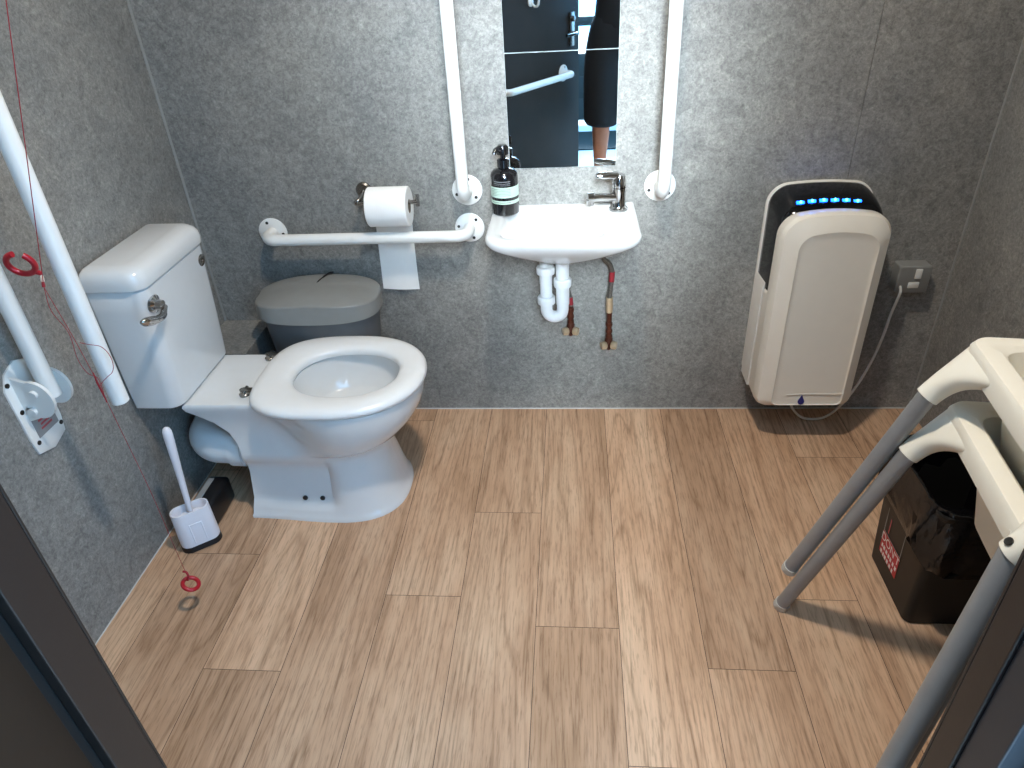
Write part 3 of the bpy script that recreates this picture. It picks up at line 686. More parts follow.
# cistern
def cis(z, p1, h, rr, ps=0.003, k=5): return [P3(p, q, z) for p, q in rrect(ps, p1, -h, h, [0.01, rr, rr, 0.01], k)]
bm = B(); loft(bm, [cis(0.4035, 0.128, 0.156, 0.034), cis(0.410, 0.136, 0.163, 0.036), cis(0.47, 0.140, 0.166, 0.036), cis(0.58, 0.146, 0.169, 0.036), cis(0.70, 0.151, 0.172, 0.036), cis(0.757, 0.153, 0.174, 0.036), cis(0.761, 0.149, 0.171, 0.036)])
part('cistern', bm, M['ceramic'], tl)
bm = B(); loft(bm, [cis(0.762, 0.152, 0.173, 0.036), cis(0.765, 0.158, 0.179, 0.04), cis(0.782, 0.160, 0.181, 0.04), cis(0.798, 0.158, 0.179, 0.04), cis(0.810, 0.150, 0.172, 0.038, 0.005), cis(0.818, 0.137, 0.161, 0.034, 0.010), cis(0.822, 0.118, 0.144, 0.03, 0.018)])
part('cistern_lid', bm, M['ceramic'], tl)
bm = B(); lathe(bm, [(0.0, 0), (0.024, 0), (0.024, 0.007), (0.014, 0.012), (0.012, 0.026), (0.0, 0.028)], P3(0.146, -0.137, 0.713), (1, 0, -0.12), 20)
tube(bm, smooth_path([P3(0.168, -0.128, 0.700), P3(0.176, -0.160, 0.690), P3(0.176, -0.200, 0.698), P3(0.168, -0.235, 0.712)], 5), [0.010] * 4 + [0.012] * 6 + [0.014] * 4 + [0.011, 0.005], 14, flat=0.75); part('flush_lever', bm, M['chrome'], tl, label='chrome flush lever')
bm = B(); lathe(bm, [(0.0, 0), (0.019, 0), (0.019, 0.003), (0.013, 0.006), (0.006, 0.006), (0.005, 0.010), (0, 0.011)], P3(0.148, 0.132, 0.716), (1, 0, -0.12), 20); part('overflow_plug', bm, M['dullchrome'], tl, label='dark metal plug')
# pan connector
cq = -0.050
bm = B(); tube(bm, [P3(0.275, cq, 0.195), P3(0.20, cq, 0.195)], 0.060, 26)
tube(bm, [P3(0.224, cq, 0.195), P3(0.184, cq, 0.196)], 0.0640, 26)
tube(bm, round_path([P3(0.215, cq, 0.195), P3(0.082, cq, 0.200), P3(0.078, 0.192, 0.235)], 0.07, 12), 0.057, 26); part('pan_connector', bm, M['pvc'], tl)

# toilet brush and holder
bh = thing('toilet_brush_holder', 'white slim toilet brush pot with black base on the floor by the left wall', 'brush holder', (-1.072, 1.375, 0))
ea = V((0.80, 0.60, 0)).normalized(); eb = V((-0.60, 0.80, 0)).normalized(); bc = V((-1.082, 1.392, 0))
def pill(hx_, hy_, z, off=0.0, lean=0.0): return [bc + ea * x + eb * (y + lean) + V((0, 0, z)) for x, y in rrect(-hx_, hx_, -hy_, hy_, hy_ * 0.97, 8)]
bm = B(); loft(bm, [pill(0.053, 0.026, 0.0), pill(0.056, 0.029, 0.002), pill(0.055, 0.028, 0.019)]); part('base', bm, M['brushb'], bh)
bm = B(); loft(bm, [pill(0.054, 0.027, 0.0195), pill(0.0545, 0.0275, 0.03), pill(0.052, 0.026, 0.134), pill(0.0515, 0.0255, 0.137), pill(0.0475, 0.0215, 0.137), pill(0.0465, 0.0205, 0.134), pill(0.0465, 0.0205, 0.108)]); part('pot', bm, M['brushw'], bh)
bm = B()
for a0, a1, z0, z1 in ((-0.018, -0.0145, 0.03, 0.098), (0.0145, 0.018, 0.03, 0.098), (-0.018, 0.018, 0.094, 0.098)):
    obox(bm, bc + ea * ((a0 + a1) / 2) - eb * (0.0278 - 0.001 * ((z0 + z1) / 2) / 0.1) + V((0, 0, (z0 + z1) / 2)), (ea, eb, V((0, 0, 1))), ((a1 - a0) / 2, 0.0015, (z1 - z0) / 2), 0.0006)
part('front_clip', bm, M['brushw'], bh)
tbh = thing('toilet_brush', 'white toilet brush standing handle up in the slim white pot', 'toilet brush', bc + V((0, 0, 0.11)))
b0 = bc + V((0, 0, 0.112)) ; b1 = bc + V((0.014, 0.016, 0.408))
bm = B(); tube(bm, [b0.lerp(b1, k) for k in (0, 0.1, 0.5, 0.75, 0.9, 0.95, 0.985, 1.0)], [0.0075, 0.0075, 0.0095, 0.0115, 0.0125, 0.012, 0.0085, 0.002], 18); part('handle', bm, M['brushw'], tbh)
bm = B(); loft(bm, [pill(0.030, 0.013, 0.109), pill(0.032, 0.015, 0.113), pill(0.028, 0.012, 0.119)]); part('splash_collar', bm, M['brushw'], tbh)
# black box behind the brush
bb = thing('black_caddy', 'low black box with a grey top strip on the floor between brush and toilet', 'box', (-1.09, 1.56, 0))
bm = B(); box(bm, (-1.130, 1.450, 0.0005), (-1.062, 1.592, 0.088), 0.012, 3); part('body', bm, M['black'], bb)
bm = B(); box(bm, (-1.120, 1.468, 0.0885), (-1.102, 1.575, 0.0905), 0.0006); part('top_strip', bm, M['grey'], bb, label='grey strip')

# ================================================================== GREY BIN
gb = thing('grey_waste_bin', 'grey plastic lidded waste bin standing against the back wall behind the toilet', 'bin', (-0.785, 1.94, 0))
gx, gy = -0.800, 1.951
def gr(hx_, hy_, z, dz=None, e=2.6, n=48, sy=0.0):
    out = []
    for i in range(n):
        a = 2 * PI * i / n; c, s = math.cos(a), math.sin(a)
        x = hx_ * (abs(c) ** (2 / e)) * (1 if c >= 0 else -1); y = hy_ * (abs(s) ** (2 / e)) * (1 if s >= 0 else -1)
        zz = z + (dz(x, y) if dz else 0); out.append(V((gx + x, gy + y + sy, zz)))
    return out
bm = B(); loft(bm, [gr(0.140, 0.075, 0.0), gr(0.145, 0.080, 0.006), gr(0.176, 0.093, 0.38), gr(0.184, 0.104, 0.475), gr(0.185, 0.106, 0.486), gr(0.180, 0.100, 0.486), gr(0.178, 0.098, 0.47)]); part('bin_body', bm, M['binbody'], gb)
peak = lambda x, y: -0.016 * min(1, abs(x) / 0.19) ** 1.3 if y < 0.02 else -0.010 * min(1, abs(x) / 0.19) ** 2
bm = B(); loft(bm, [gr(0.190, 0.115, 0.478), gr(0.197, 0.122, 0.481), gr(0.1975, 0.1225, 0.510, peak), gr(0.196, 0.121, 0.541, peak), gr(0.1935, 0.1185, 0.5445, peak), gr(0.187, 0.112, 0.547, peak), gr(0.150, 0.086, 0.556, peak), gr(0.09, 0.05, 0.560, peak), gr(0.02, 0.012, 0.561, peak)]); lid = part('bin_lid', bm, M['binlid'], gb, angle=24)
bm = B(); tube(bm, smooth_path([(gx + 0.016, gy + 0.112, 0.549), (gx + 0.012, gy + 0.085, 0.5585), (gx + 0.004, gy + 0.05, 0.5605), (gx - 0.002, gy + 0.015, 0.5615)], 5), [0.009] * 5 + [0.008] * 5 + [0.005] * 5 + [0.001], 10, flat=0.35); part('flap_catch', bm, M['black'], lid, label='dark catch on the lid')

# ================================================================== HAND DRYER
hd = thing('hand_dryer', 'cream blade hand dryer with blue lights on the back wall', 'hand dryer', (0.715, YB, 0.13))
def prism_y(bm, pts, y0_, y1_, bev=0.0, mi=0):
    """outline in x,z extruded along y with a stepped bevel at the y0 (front) side"""
    cx0 = sum(p[0] for p in pts) / len(pts); cz0 = sum(p[1] for p in pts) / len(pts)
    sc = lambda k: [(cx0 + (x - cx0) * (1 - k / 0.15), cz0 + (z - cz0) * (1 - k / 0.32)) for x, z in pts]
    rings = [[V((x, y1_, z)) for x, z in pts], [V((x, y0_ + bev, z)) for x, z in pts]]
    if bev:
        for a in (30, 60, 90): rings.append([V((x, y0_ + bev * (1 - math.sin(math.radians(a))), z)) for x, z in sc(bev * (1 - math.cos(math.radians(a))))])
    loft(bm, rings, mi=mi)
def arch(x0_, x1_, z0_, z1_, rt, rb, crown=0.012, k=8):
    pts = []
    for x, z in rrect(x0_, x1_, z0_, z1_, [rb, rb, rt, rt], k):
        pts.append((x, z))
    out = []
    for i, (x, z) in enumerate(pts):
        m = (x0_ + x1_) / 2; h = (x1_ - x0_) / 2
        if z > (z0_ + z1_) / 2: z = z - crown * ((x - m) / h) ** 2
        out.append((x, z))
        # insert crown points across the top
        nx = pts[(i + 1) % len(pts)]
        if z > (z0_ + z1_) / 2 and abs(nx[0] - x) > h * 0.5:
            for j in range(1, 8):
                xx = x + (nx[0] - x) * j / 8; out.append((xx, z1_ - crown * ((xx - m) / h) ** 2))
    return out
DX0, DX1 = 0.572, 0.871
bm = B(); prism_y(bm, arch(DX0, DX1 + 0.004, 0.160, 0.809, 0.055, 0.03), 2.062, YB - 0.0005, 0.003)
prism_y(bm, [(DX0 - 0.001, 0.165), (DX0 + 0.012, 0.165), (DX0 + 0.0125, 0.50), (DX0 + 0.008, 0.535), (DX0 + 0.001, 0.520)], 1.975, 2.064, 0.0)
prism_y(bm, [(DX1 - 0.010, 0.165), (DX1 + 0.004, 0.165), (DX1 + 0.003, 0.520), (DX1 - 0.004, 0.535), (DX1 - 0.010, 0.50)], 1.975, 2.064, 0.0)
part('back_shell', bm, M['dryerw'], hd)
def ar(y, z1, k=0.0, z0=0.170): return [V((x, y, z)) for x, z in arch(DX0 + 0.005 + k, DX1 - 0.002 - k, z0, z1, 0.052 - k * 0.5, 0.03)]
bm = B(); loft(bm, [ar(2.0625, 0.806), ar(2.05, 0.806), ar(2.0, 0.801, 0.001), ar(1.962, 0.791, 0.002), ar(1.940, 0.780, 0.004), ar(1.920, 0.760, 0.008)]); core = part('hand_slot', bm, M['blackgloss'], hd, label='glossy black inner panel', angle=50)
def fs(x0_, x1_, z0_, z1_, rt, rb, y, cr=0.018): return [V((x, y, z)) for x, z in arch(x0_, x1_, z0_, z1_, rt, rb, cr)]
bm = B()
loft(bm, [fs(DX0 + 0.012, DX1 - 0.010, 0.152, 0.765, 0.05, 0.03, 1.945), fs(DX0 + 0.004, DX1 - 0.001, 0.146, 0.772, 0.052, 0.034, 1.932), fs(DX0 + 0.003, DX1, 0.144, 0.775, 0.052, 0.034, 1.915), fs(DX0 + 0.005, DX1 - 0.001, 0.145, 0.776, 0.052, 0.034, 1.893), fs(DX0 + 0.012, DX1 - 0.007, 0.150, 0.771, 0.050, 0.03, 1.880),
          fs(DX0 + 0.040, DX1 - 0.026, 0.160, 0.749, 0.045, 0.022, 1.868), fs(DX0 + 0.050, DX1 - 0.036, 0.162, 0.729, 0.035, 0.020, 1.862), fs(DX0 + 0.054, DX1 - 0.040, 0.163, 0.715, 0.045, 0.018, 1.8655), fs(DX0 + 0.062, DX1 - 0.048, 0.165, 0.705, 0.06, 0.018, 1.8665)])
# deeper lower half of the shell
loft(bm, [[V((x, y_, z)) for x, z in rrect(DX0 + 0.003, DX1, 0.145, 0.520, [0.034, 0.034, 0.012, 0.012], 6)] for y_ in (1.968, 1.91)])
shell = part('front_shell', bm, M['dryer'], hd, angle=24)
bm = B(); tube(bm, [(0.665, 1.8635, 0.200), (0.715, 1.864, 0.203), (0.836, 1.862, 0.203), (0.868, 1.89, 0.208)], 0.0012, 6); part('tray_seam', bm, M['dryerw'], shell)
bm = B(); drop = [(0.0, 0.020), (0.004, 0.011), (0.0085, 0.002), (0.0085, -0.004), (0.005, -0.009), (0.0, -0.0105), (-0.005, -0.009), (-0.0085, -0.004), (-0.0085, 0.002), (-0.004, 0.011)]
loft(bm, [[V((0.713 + x * 1.1, 1.866, 0.175 + z * 1.15)) for x, z in drop], [V((0.713 + x * 1.1, 1.8625, 0.175 + z * 1.15)) for x, z in drop]]); part('drop_logo', bm, M['logo'], shell, label='dark blue drop emblem')
for i in range(6):
    x = 0.632 + i * 0.0305; zz = 0.7895 - 0.005 * ((i - 2.5) / 2.5) ** 2
    bm = B(); tube(bm, [(x - 0.009, 1.9535, zz - 0.0015), (x + 0.011, 1.9535, zz - 0.0015)], 0.0048, 10); l_ = part('led_light', bm, M['led'], core, label='glowing blue light')
    bm = B(); lathe(bm, [(0.0, 0), (0.0042, 0), (0.003, 0.0022), (0, 0.0028)], (x + 0.001, 1.9500, zz + 0.0015), (0, -0.9, 0.5), 10); part('led_core', bm, M['ledc'], l_)

# fused spur and cable
sp = thing('fused_spur_box', 'grey metal switched spur box low on the back wall right of the dryer', 'switch box', (1.03, YB, 0.50))
bm = B(); loft(bm, [[V((x, y_, z)) for x, z in rrect(0.985 - k, 1.078 + k, 0.466 - k, 0.552 + k, 0.006, 4)] for y_, k in ((YB - 0.0005, 0.0), (2.036, 0.0))]); part('back_box', bm, M['spur'], sp)
bm = B(); loft(bm, [[V((x, y_, z)) for x, z in rrect(0.984 + k, 1.079 - k, 0.465 + k, 0.553 - k, 0.006, 4)] for y_, k in ((2.0355, 0.0), (2.030, 0.0), (2.027, 0.003))]); fp = part('face_plate', bm, M['spur'], sp)
bm = B(); box(bm, (1.031, 2.022, 0.513), (1.050, 2.0272, 0.545), 0.002); part('rocker_switch', bm, M['rocker'], fp, label='white rocker switch')
bm = B(); box(bm, (1.018, 2.024, 0.482), (1.050, 2.0272, 0.502), 0.002); part('fuse_carrier', bm, M['rocker'], fp, label='white fuse carrier')
cbl = B(); cp = smooth_path([(0.998, 2.030, 0.488), (0.996, 2.014, 0.470), (0.985, 2.012, 0.40), (0.980, 2.012, 0.33), (0.967, 2.012, 0.24), (0.942, 2.01, 0.15), (0.905, 2.006, 0.07), (0.865, 2.002, 0.022), (0.82, 2.0, 0.008), (0.775, 2.0, 0.018), (0.738, 2.002, 0.060), (0.725, 2.004, 0.12), (0.722, 2.004, 0.165)], 6)
tube(cbl, cp, 0.0042, 10); tag(part('power_cable', cbl, M['cable']), 'thin white power cable looping from spur box to under the dryer', 'cable')

# ================================================================== HIGH CHAIRS
ang = math.radians(7)
EX = V((math.cos(ang), -math.sin(ang), 0)); EY = V((math.sin(ang), math.cos(ang), 0)); O0 = V((0.793, 0.856, 0))
def L(x, y, z): return O0 + EX * x + EY * y + V((0, 0, z))
def make_chair():
    t = thing('high_chair', 'white plastic high chair with grey legs, lower one of the stacked pair', 'high chair', O0, 'stacked high chairs')
    RX, RY, ZR = 0.152, 0.216, 0.712
    SX, SY, SZ = 0.196, 0.188, 0.600
    FX, FY = 0.318, 0.316
    rr = lambda hx_, hy_, z, r, k=6: [L(x, y, z) for x, y in rrect(-hx_, hx_, -hy_, hy_, r, k)]
    # seat shell: rim band, inner tub, outer tub
    bm = B()
    loft(bm, [rr(RX, RY, ZR - 0.045, 0.03), rr(RX + 0.002, RY + 0.002, ZR - 0.012, 0.03), rr(RX - 0.003, RY - 0.003, ZR - 0.002, 0.03), rr(RX - 0.012, RY - 0.012, ZR, 0.028), rr(RX - 0.032, RY - 0.032, ZR - 0.001, 0.03), rr(RX - 0.040, RY - 0.040, ZR - 0.008, 0.03),
              rr(RX - 0.049, RY - 0.050, ZR - 0.06, 0.04), rr(RX - 0.068, RY - 0.075, 0.52, 0.05), rr(RX - 0.080, RY - 0.095, 0.503, 0.05), rr(0.02, 0.03, 0.50, 0.015)], cap0=False)
    loft(bm, [rr(RX - 0.003, RY - 0.003, ZR - 0.045, 0.03), rr(RX - 0.036, RY - 0.037, ZR - 0.030, 0.03), rr(RX - 0.045, RY - 0.046, ZR - 0.06, 0.04), rr(RX - 0.064, RY - 0.071, 0.517, 0.05), rr(RX - 0.076, RY - 0.091, 0.497, 0.05), rr(0.02, 0.03, 0.495, 0.015)], cap0=False)
    part('seat_shell', bm, M['chair'], t, angle=35)
    for sx in (-1, 1):
        for sy in (-1, 1):
            d = V((FX - SX, FY - SY, -SZ))
            S = lambda x, y, z: L(sx * x, sy * y, z)
            # leg socket: a gusset that widens from the leg end up into the arm
            A_ = V((SX, SY, SZ)); up = -d.normalized(); n = 24
            e1 = V((1, 0, 0)); e1 = (e1 - up * e1.dot(up)).normalized(); e2 = up.cross(e1)
            T_ = V((RX - 0.014, RY - 0.022, ZR - 0.024)); ax_ = (T_ - A_).normalized(); yd = V((0, 1, 0)); yd = (yd - ax_ * yd.dot(ax_)).normalized(); nd = ax_.cross(yd).normalized()
            bm = B(); rows = []
            for k in range(15):
                u_ = k / 14; w_ = 0.0205 + 0.064 * u_ ** 2.6; th = 0.0205 - 0.004 * u_; e_ = 2.0 + 1.5 * u_
                c_ = A_.lerp(T_, u_) - yd * (w_ - 0.0205)
                rows.append([S(*(c_ + yd * w_ * abs(math.cos(2 * PI * i / n)) ** (2 / e_) * (1 if math.cos(2 * PI * i / n) >= 0 else -1) + nd * th * abs(math.sin(2 * PI * i / n)) ** (2 / e_) * (1 if math.sin(2 * PI * i / n) >= 0 else -1))) for i in range(n)])
            loft(bm, rows)
            sk = part('leg_socket', bm, M['chair'], t, angle=50)
            if sy < 0:
                bm = B(); o_ = S(*(A_ + ax_ * 0.018 + e1 * 0.0195 + V((0, 0, 0.004)))); a2 = S(*(A_ + ax_ * 0.018 + e1 * 0.0495 + V((0, 0, 0.024)))) - o_
                lathe(bm, [(0.0, 0.0), (0.006, 0.0), (0.006, 0.0025), (0.003, 0.003), (0.0, 0.002)], o_, a2, 12); part('screw', bm, M['screw'], sk, label='dark recessed screw')
            # leg
            F_ = V((FX, FY, 0.0)); top_ = A_ + up * 0.008
            bm = B(); tube(bm, [S(*top_), S(*(F_ + up * 0.016))], 0.0165, 20); lg = part('leg', bm, M['leg'], t, label='grey metal leg')
            bm = B(); tube(bm, [S(*(F_ + up * 0.022)), S(*(F_ + up * 0.004)), S(*(F_ + V((0, 0, 0.001))))], [0.0185, 0.0185, 0.016], 18); part('foot_cap', bm, M['foot'], lg, label='cream foot cap')
    # backrest on the wall side
    bm = B(); rows = []
    for i in range(10):
        s = i / 9; z = ZR - 0.01 + s * 0.15; w = 0.185 - 0.06 * s ** 2; x = RX - 0.012 + 0.010 * s
        rows.append([L(x, -w, z), L(x + 0.010, -w * 0.5, z + 0.006 * s), L(x + 0.013, 0, z + 0.008 * s), L(x + 0.010, w * 0.5, z + 0.006 * s), L(x, w, z), L(x + 0.008, w, z), L(x + 0.019, w * 0.5, z + 0.006 * s), L(x + 0.022, 0, z + 0.008 * s), L(x + 0.019, -w * 0.5, z + 0.006 * s), L(x + 0.008, -w, z)])
    loft(bm, rows); part('backrest', bm, M['chair'], t)
    # crotch post between the leg holes and belt slot
    bm = B(); loft(bm, [[L(-0.072 + a, y, z) for a, y in rrect(-0.010, 0.010, -h, h, 0.008, 3)] for z, h in ((0.50, 0.030), (0.56, 0.024), (0.66, 0.022), (0.70, 0.034))]); part('front_post', bm, M['chair'], t)
    bm = B(); box(bm, (-0.012, -0.008, -0.02), (0.012, 0.008, 0.02), 0.003)
    for v in bm.verts: v.co = L(-0.098 + v.co.x * 0.4, -0.05 + v.co.y, 0.585 + v.co.z)
    part('belt_clip', bm, M['black'], t, label='black belt clip')
    return t
ch1 = make_chair()
ch2 = copy_tree(ch1); ch2.location = ch1.location + V((0.0, 0.0, 0.130)); ch2['label'] = 'white plastic high chair with grey legs, stacked on top of the other'

# black bin with liner under the chairs
nb = thing('black_waste_bin', 'black waste bin with red sticker and black liner beneath the high chairs', 'bin', (0.945, 1.29, 0))
cxn, cyn = 0.918, 1.280
def nr(hx_, hy_, z, r=0.02, k=5): return [V((cxn + x, cyn + y, z)) for x, y in rrect(-hx_, hx_, -hy_, hy_, r, k)]
bm = B(); loft(bm, [nr(0.118, 0.112, 0.0), nr(0.122, 0.116, 0.004), nr(0.138, 0.138, 0.352), nr(0.142, 0.142, 0.358), nr(0.142, 0.142, 0.368), nr(0.136, 0.136, 0.368), nr(0.132, 0.132, 0.34), nr(0.114, 0.11, 0.02)]); part('bin_body', bm, M['binblk'], nb)
bm = B(); random.seed(3); n = 72; base = []
rows = []
prof = [(-0.016, 0.16), (-0.010, 0.27), (-0.010, 0.345), (-0.004, 0.374), (0.004, 0.377), (0.006, 0.355), (0.009, 0.330), (0.010, 0.305), (0.012, 0.278), (0.012, 0.250), (0.010, 0.235)]
ph = [random.random() * 6.28 for _ in range(8)]
for k, (o, z) in enumerate(prof):
    row = []
    for i in range(n):
        a = 2 * PI * i / n; c, s = math.cos(a), math.sin(a); e = 5.0
        hx_, hy_ = 0.140 + o - 0.012 * max(0, 0.36 - z), 0.140 + o - 0.012 * max(0, 0.36 - z)
        x = hx_ * abs(c) ** (2 / e) * (1 if c >= 0 else -1); y = hy_ * abs(s) ** (2 / e) * (1 if s >= 0 else -1)
        wr = math.sin(a * 9 + ph[0]) * 0.5 + math.sin(a * 17 + ph[1] + k) * 0.35 + math.sin(a * 29 + ph[2] + 2 * k) * 0.3
        out = max(0, (0.377 - z)) / 0.1 if k >= 4 else 0
        zz = z + (0.020 * wr + 0.028 * math.sin(a * 2 + 2.2) * (1 if s < 0.9 else 0)) * min(1, out)
        nrm = V((c, s)).normalized(); amp = (0.004 + 0.0075 * out) * (wr + 0.9) if k >= 4 else 0.003 * wr
        row.append(V((cxn + x + nrm.x * amp, cyn + y + nrm.y * amp, zz)))
    rows.append(row)
loft(bm, rows, cap0=True, cap1=False); part('bin_liner', bm, M['bagblack'], nb, label='crumpled black liner', recalc=False, angle=70)
# sticker on the left face
def stx(y, z): return cxn - (0.122 + (0.016) * (z - 0.004) / 0.348) - 0.0012
def spoly(y0_, y1_, z0_, z1_, off=0.0): return [V((stx(0, z) - off, y, z)) for y, z in ((y0_, z0_), (y1_, z0_), (y1_, z1_), (y0_, z1_))]
bm = B(); bm.faces.new([bm.verts.new(p) for p in spoly(1.250, 1.352, 0.060, 0.130)]); stk = part('red_sticker', bm, M['red'], nb, label='red sticker with white lettering', recalc=False)
def sfn(yc, zc, off=0.0006): return lambda p: V((stx(0, zc + p.y) - off, yc - p.x, zc + p.y))
part('lettering', text_bm("DON'T", 0.034, sfn(1.301, 0.113)), M['white'], stk, smooth=False, recalc=False)
bm = B(); yy = 1.345
for z in (0.088, 0.068):
    y = 1.344
    while y > 1.262:
        wd = random.uniform(0.006, 0.010); hgt = 0.012
        bm.faces.new([bm.verts.new(p) for p in spoly(y - wd, y, z - hgt / 2, z + hgt / 2, 0.0007)]); y -= wd + random.uniform(0.003, 0.007)
part('small_print', bm, M['white'], stk, smooth=False, recalc=False)
bm = B()
for y0_, y1_, z0_, z1_ in ((1.349, 1.3515, 0.13, 0.205), (1.2505, 1.253, 0.13, 0.205), (1.25, 1.352, 0.1305, 0.1325)): bm.faces.new([bm.verts.new(p) for p in spoly(y0_, y1_, z0_, z1_, 0.0004)])
part('sticker_border', bm, M['grey'], nb, smooth=False, recalc=False)
bm = B(); bm.faces.new([bm.verts.new(p) for p in spoly(1.325, 1.33, 0.14, 0.185, 0.0004)]); part('pictogram', bm, M['redtxt'], nb, smooth=False, recalc=False)

# ================================================================== PERSON (seen in the mirror, behind the camera)
PX, PY, S_ = 0.305, -0.40, 1.06
pr = thing('person', 'person in black T-shirt and long black shorts standing in the doorway, seen in the mirror', 'person', (PX, PY, 0))
def skin_mesh(name, nodes, edges, m_, parent, sub=2):
    me = bpy.data.meshes.new(name); s = root_loc(parent)
    me.from_pydata([V(p) * S_ for p, r in nodes], edges, [])
    ob = bpy.data.objects.new(name, me); C.objects.link(ob); ob.parent = parent
    md = ob.modifiers.new('skin', 'SKIN'); md.use_smooth_shade = True
    sv = me.skin_vertices[0].data
    for i, (p, r) in enumerate(nodes): sv[i].radius = (r[0] * S_, r[1] * S_) if isinstance(r, tuple) else (r * S_, r * S_)
    for i in range(len(nodes)): sv[i].use_root = (i == 0)
    sb = ob.modifiers.new('sub', 'SUBSURF'); sb.levels = sub; sb.render_levels = sub
    dg = bpy.context.evaluated_depsgraph_get(); ev = ob.evaluated_get(dg)
    nm = bpy.data.meshes.new_from_object(ev); ob.modifiers.clear(); ob.data = nm; bpy.data.meshes.remove(me)
    nm.materials.clear(); nm.materials.append(m_); nm.shade_smooth(); ob.name = name
    return ob
nodes = [((0, 0, 0.95), (0.15, 0.11)), ((0, 0, 1.10), (0.135, 0.10)), ((0, 0, 1.28), (0.155, 0.115)), ((0, -0.005, 1.40), (0.13, 0.09)), ((0, 0, 1.455), (0.072, 0.072)), ((0, 0.006, 1.50), (0.062, 0.064)),
         ((0, 0.036, 1.565), (0.084, 0.098)), ((0, 0.03, 1.65), (0.094, 0.115)), ((0, 0.022, 1.735), (0.080, 0.100))]
edges = [(i, i + 1) for i in range(8)]
def chain(start, pts):
    a = start
    for p in pts: nodes.append(p); edges.append((a, len(nodes) - 1)); a = len(nodes) - 1
    return a
for s in (-1, 1):
    chain(0, [((s * 0.095, 0, 0.86), (0.082, 0.088)), ((s * 0.105, 0.01, 0.66), (0.070, 0.075)), ((s * 0.115, 0.02, 0.50), (0.054, 0.058)), ((s * 0.118, 0.0, 0.36), (0.050, 0.056)), ((s * 0.12, -0.01, 0.20), (0.036, 0.040)), ((s * 0.12, -0.01, 0.085), (0.032, 0.036)), ((s * 0.125, 0.05, 0.045), (0.036, 0.030)), ((s * 0.135, 0.14, 0.028), (0.040, 0.020)), ((s * 0.138, 0.19, 0.024), (0.030, 0.014))])
wr = {}
for s in (-1, 1):
    el = ((-0.235, 0.10, 1.12)) if s < 0 else ((0.19, 0.13, 1.11))
    wpt = (-0.275, 0.27, 1.30) if s < 0 else (-0.03, 0.27, 1.27)
    chain(3, [((s * 0.125, 0, 1.40), (0.06, 0.06)), ((s * 0.185, 0.0, 1.37), (0.052, 0.055)), ((s * 0.215, 0.03, 1.25), (0.042, 0.046)), (el, (0.036, 0.040)), (tuple(V(el).lerp(V(wpt), 0.4)), (0.038, 0.038)), (wpt, (0.026, 0.030))])
    wr[s] = (V(wpt), (V(wpt) - V(el)).normalized())
# hands: palm and five fingers each, closed lightly around the phone's edge
for s in (-1, 1):
    w0, d0 = wr[s]; wi = max(i for i, (p, r) in enumerate(nodes) if (V(p) - w0).length < 1e-6)
    side = V((-s, 0.15, 0)); side = (side - d0 * side.dot(d0)).normalized(); nrm = d0.cross(side) * (-s)
    palm = w0 + d0 * 0.05; a = chain(wi, [(tuple(palm), (0.036, 0.018))])
    for k, (lat, ln) in enumerate(((0.028, 0.070), (0.010, 0.080), (-0.009, 0.075), (-0.027, 0.058))):
        base_ = palm + d0 * 0.038 + side * lat
        p1 = base_ + d0 * ln * 0.42; p2 = p1 + (d0 * 0.7 + nrm * 0.7) * ln * 0.32; p3 = p2 + (d0 * 0.15 + nrm) * ln * 0.26
        chain(a, [(tuple(base_), 0.0095), (tuple(p1), 0.0088), (tuple(p2), 0.008), (tuple(p3), 0.0068)])
    tb_ = palm - d0 * 0.015 + side * 0.036
    chain(a, [(tuple(tb_), 0.0115), (tuple(tb_ + (side * 0.6 + d0 * 0.8) * 0.032), 0.0098), (tuple(tb_ + (side * 0.5 + d0 * 0.9 + nrm * 0.3) * 0.058), 0.0082)])
body = skin_mesh('body', nodes, edges, M['skin'], pr)
# clothes
tsn = [((0, 0, 0.86), (0.185, 0.142)), ((0, 0, 0.98), (0.178, 0.138)), ((0, 0, 1.12), (0.158, 0.125)), ((0, 0, 1.28), (0.175, 0.135)), ((0, -0.005, 1.395), (0.15, 0.108)), ((0, 0, 1.455), (0.072, 0.07))]
tse = [(0, 1), (1, 2), (2, 3), (3, 4), (4, 5)]
for s in (-1, 1):
    i = len(tsn); tsn += [((s * 0.13, 0, 1.40), (0.074, 0.074)), ((s * 0.188, 0.002, 1.37), (0.068, 0.070)), ((s * 0.216, 0.03, 1.25), (0.062, 0.066)), ((s * 0.222, 0.045, 1.215), (0.062, 0.066))]; tse += [(4, i), (i, i + 1), (i + 1, i + 2), (i + 2, i + 3)]
skin_mesh('t_shirt', tsn, tse, M['cloth'], pr)
shn = [((0, 0, 0.96), (0.172, 0.134)), ((0, 0, 1.06), (0.158, 0.124))]; she = [(0, 1)]
for s in (-1, 1):
    i = len(shn); shn += [((s * 0.104, 0, 0.85), (0.128, 0.122)), ((s * 0.116, 0.01, 0.66), (0.128, 0.118)), ((s * 0.116, 0.015, 0.44), (0.124, 0.110)), ((s * 0.118, 0.015, 0.40), (0.124, 0.110))]; she += [(0, i), (i, i + 1), (i + 1, i + 2), (i + 2, i + 3)]
skin_mesh('shorts', shn, she, M['cloth'], pr)
def pb(fn):
    bm = B(); fn(bm)
    for v in bm.verts: v.co = V((PX, PY, 0)) + v.co * S_
    return bm
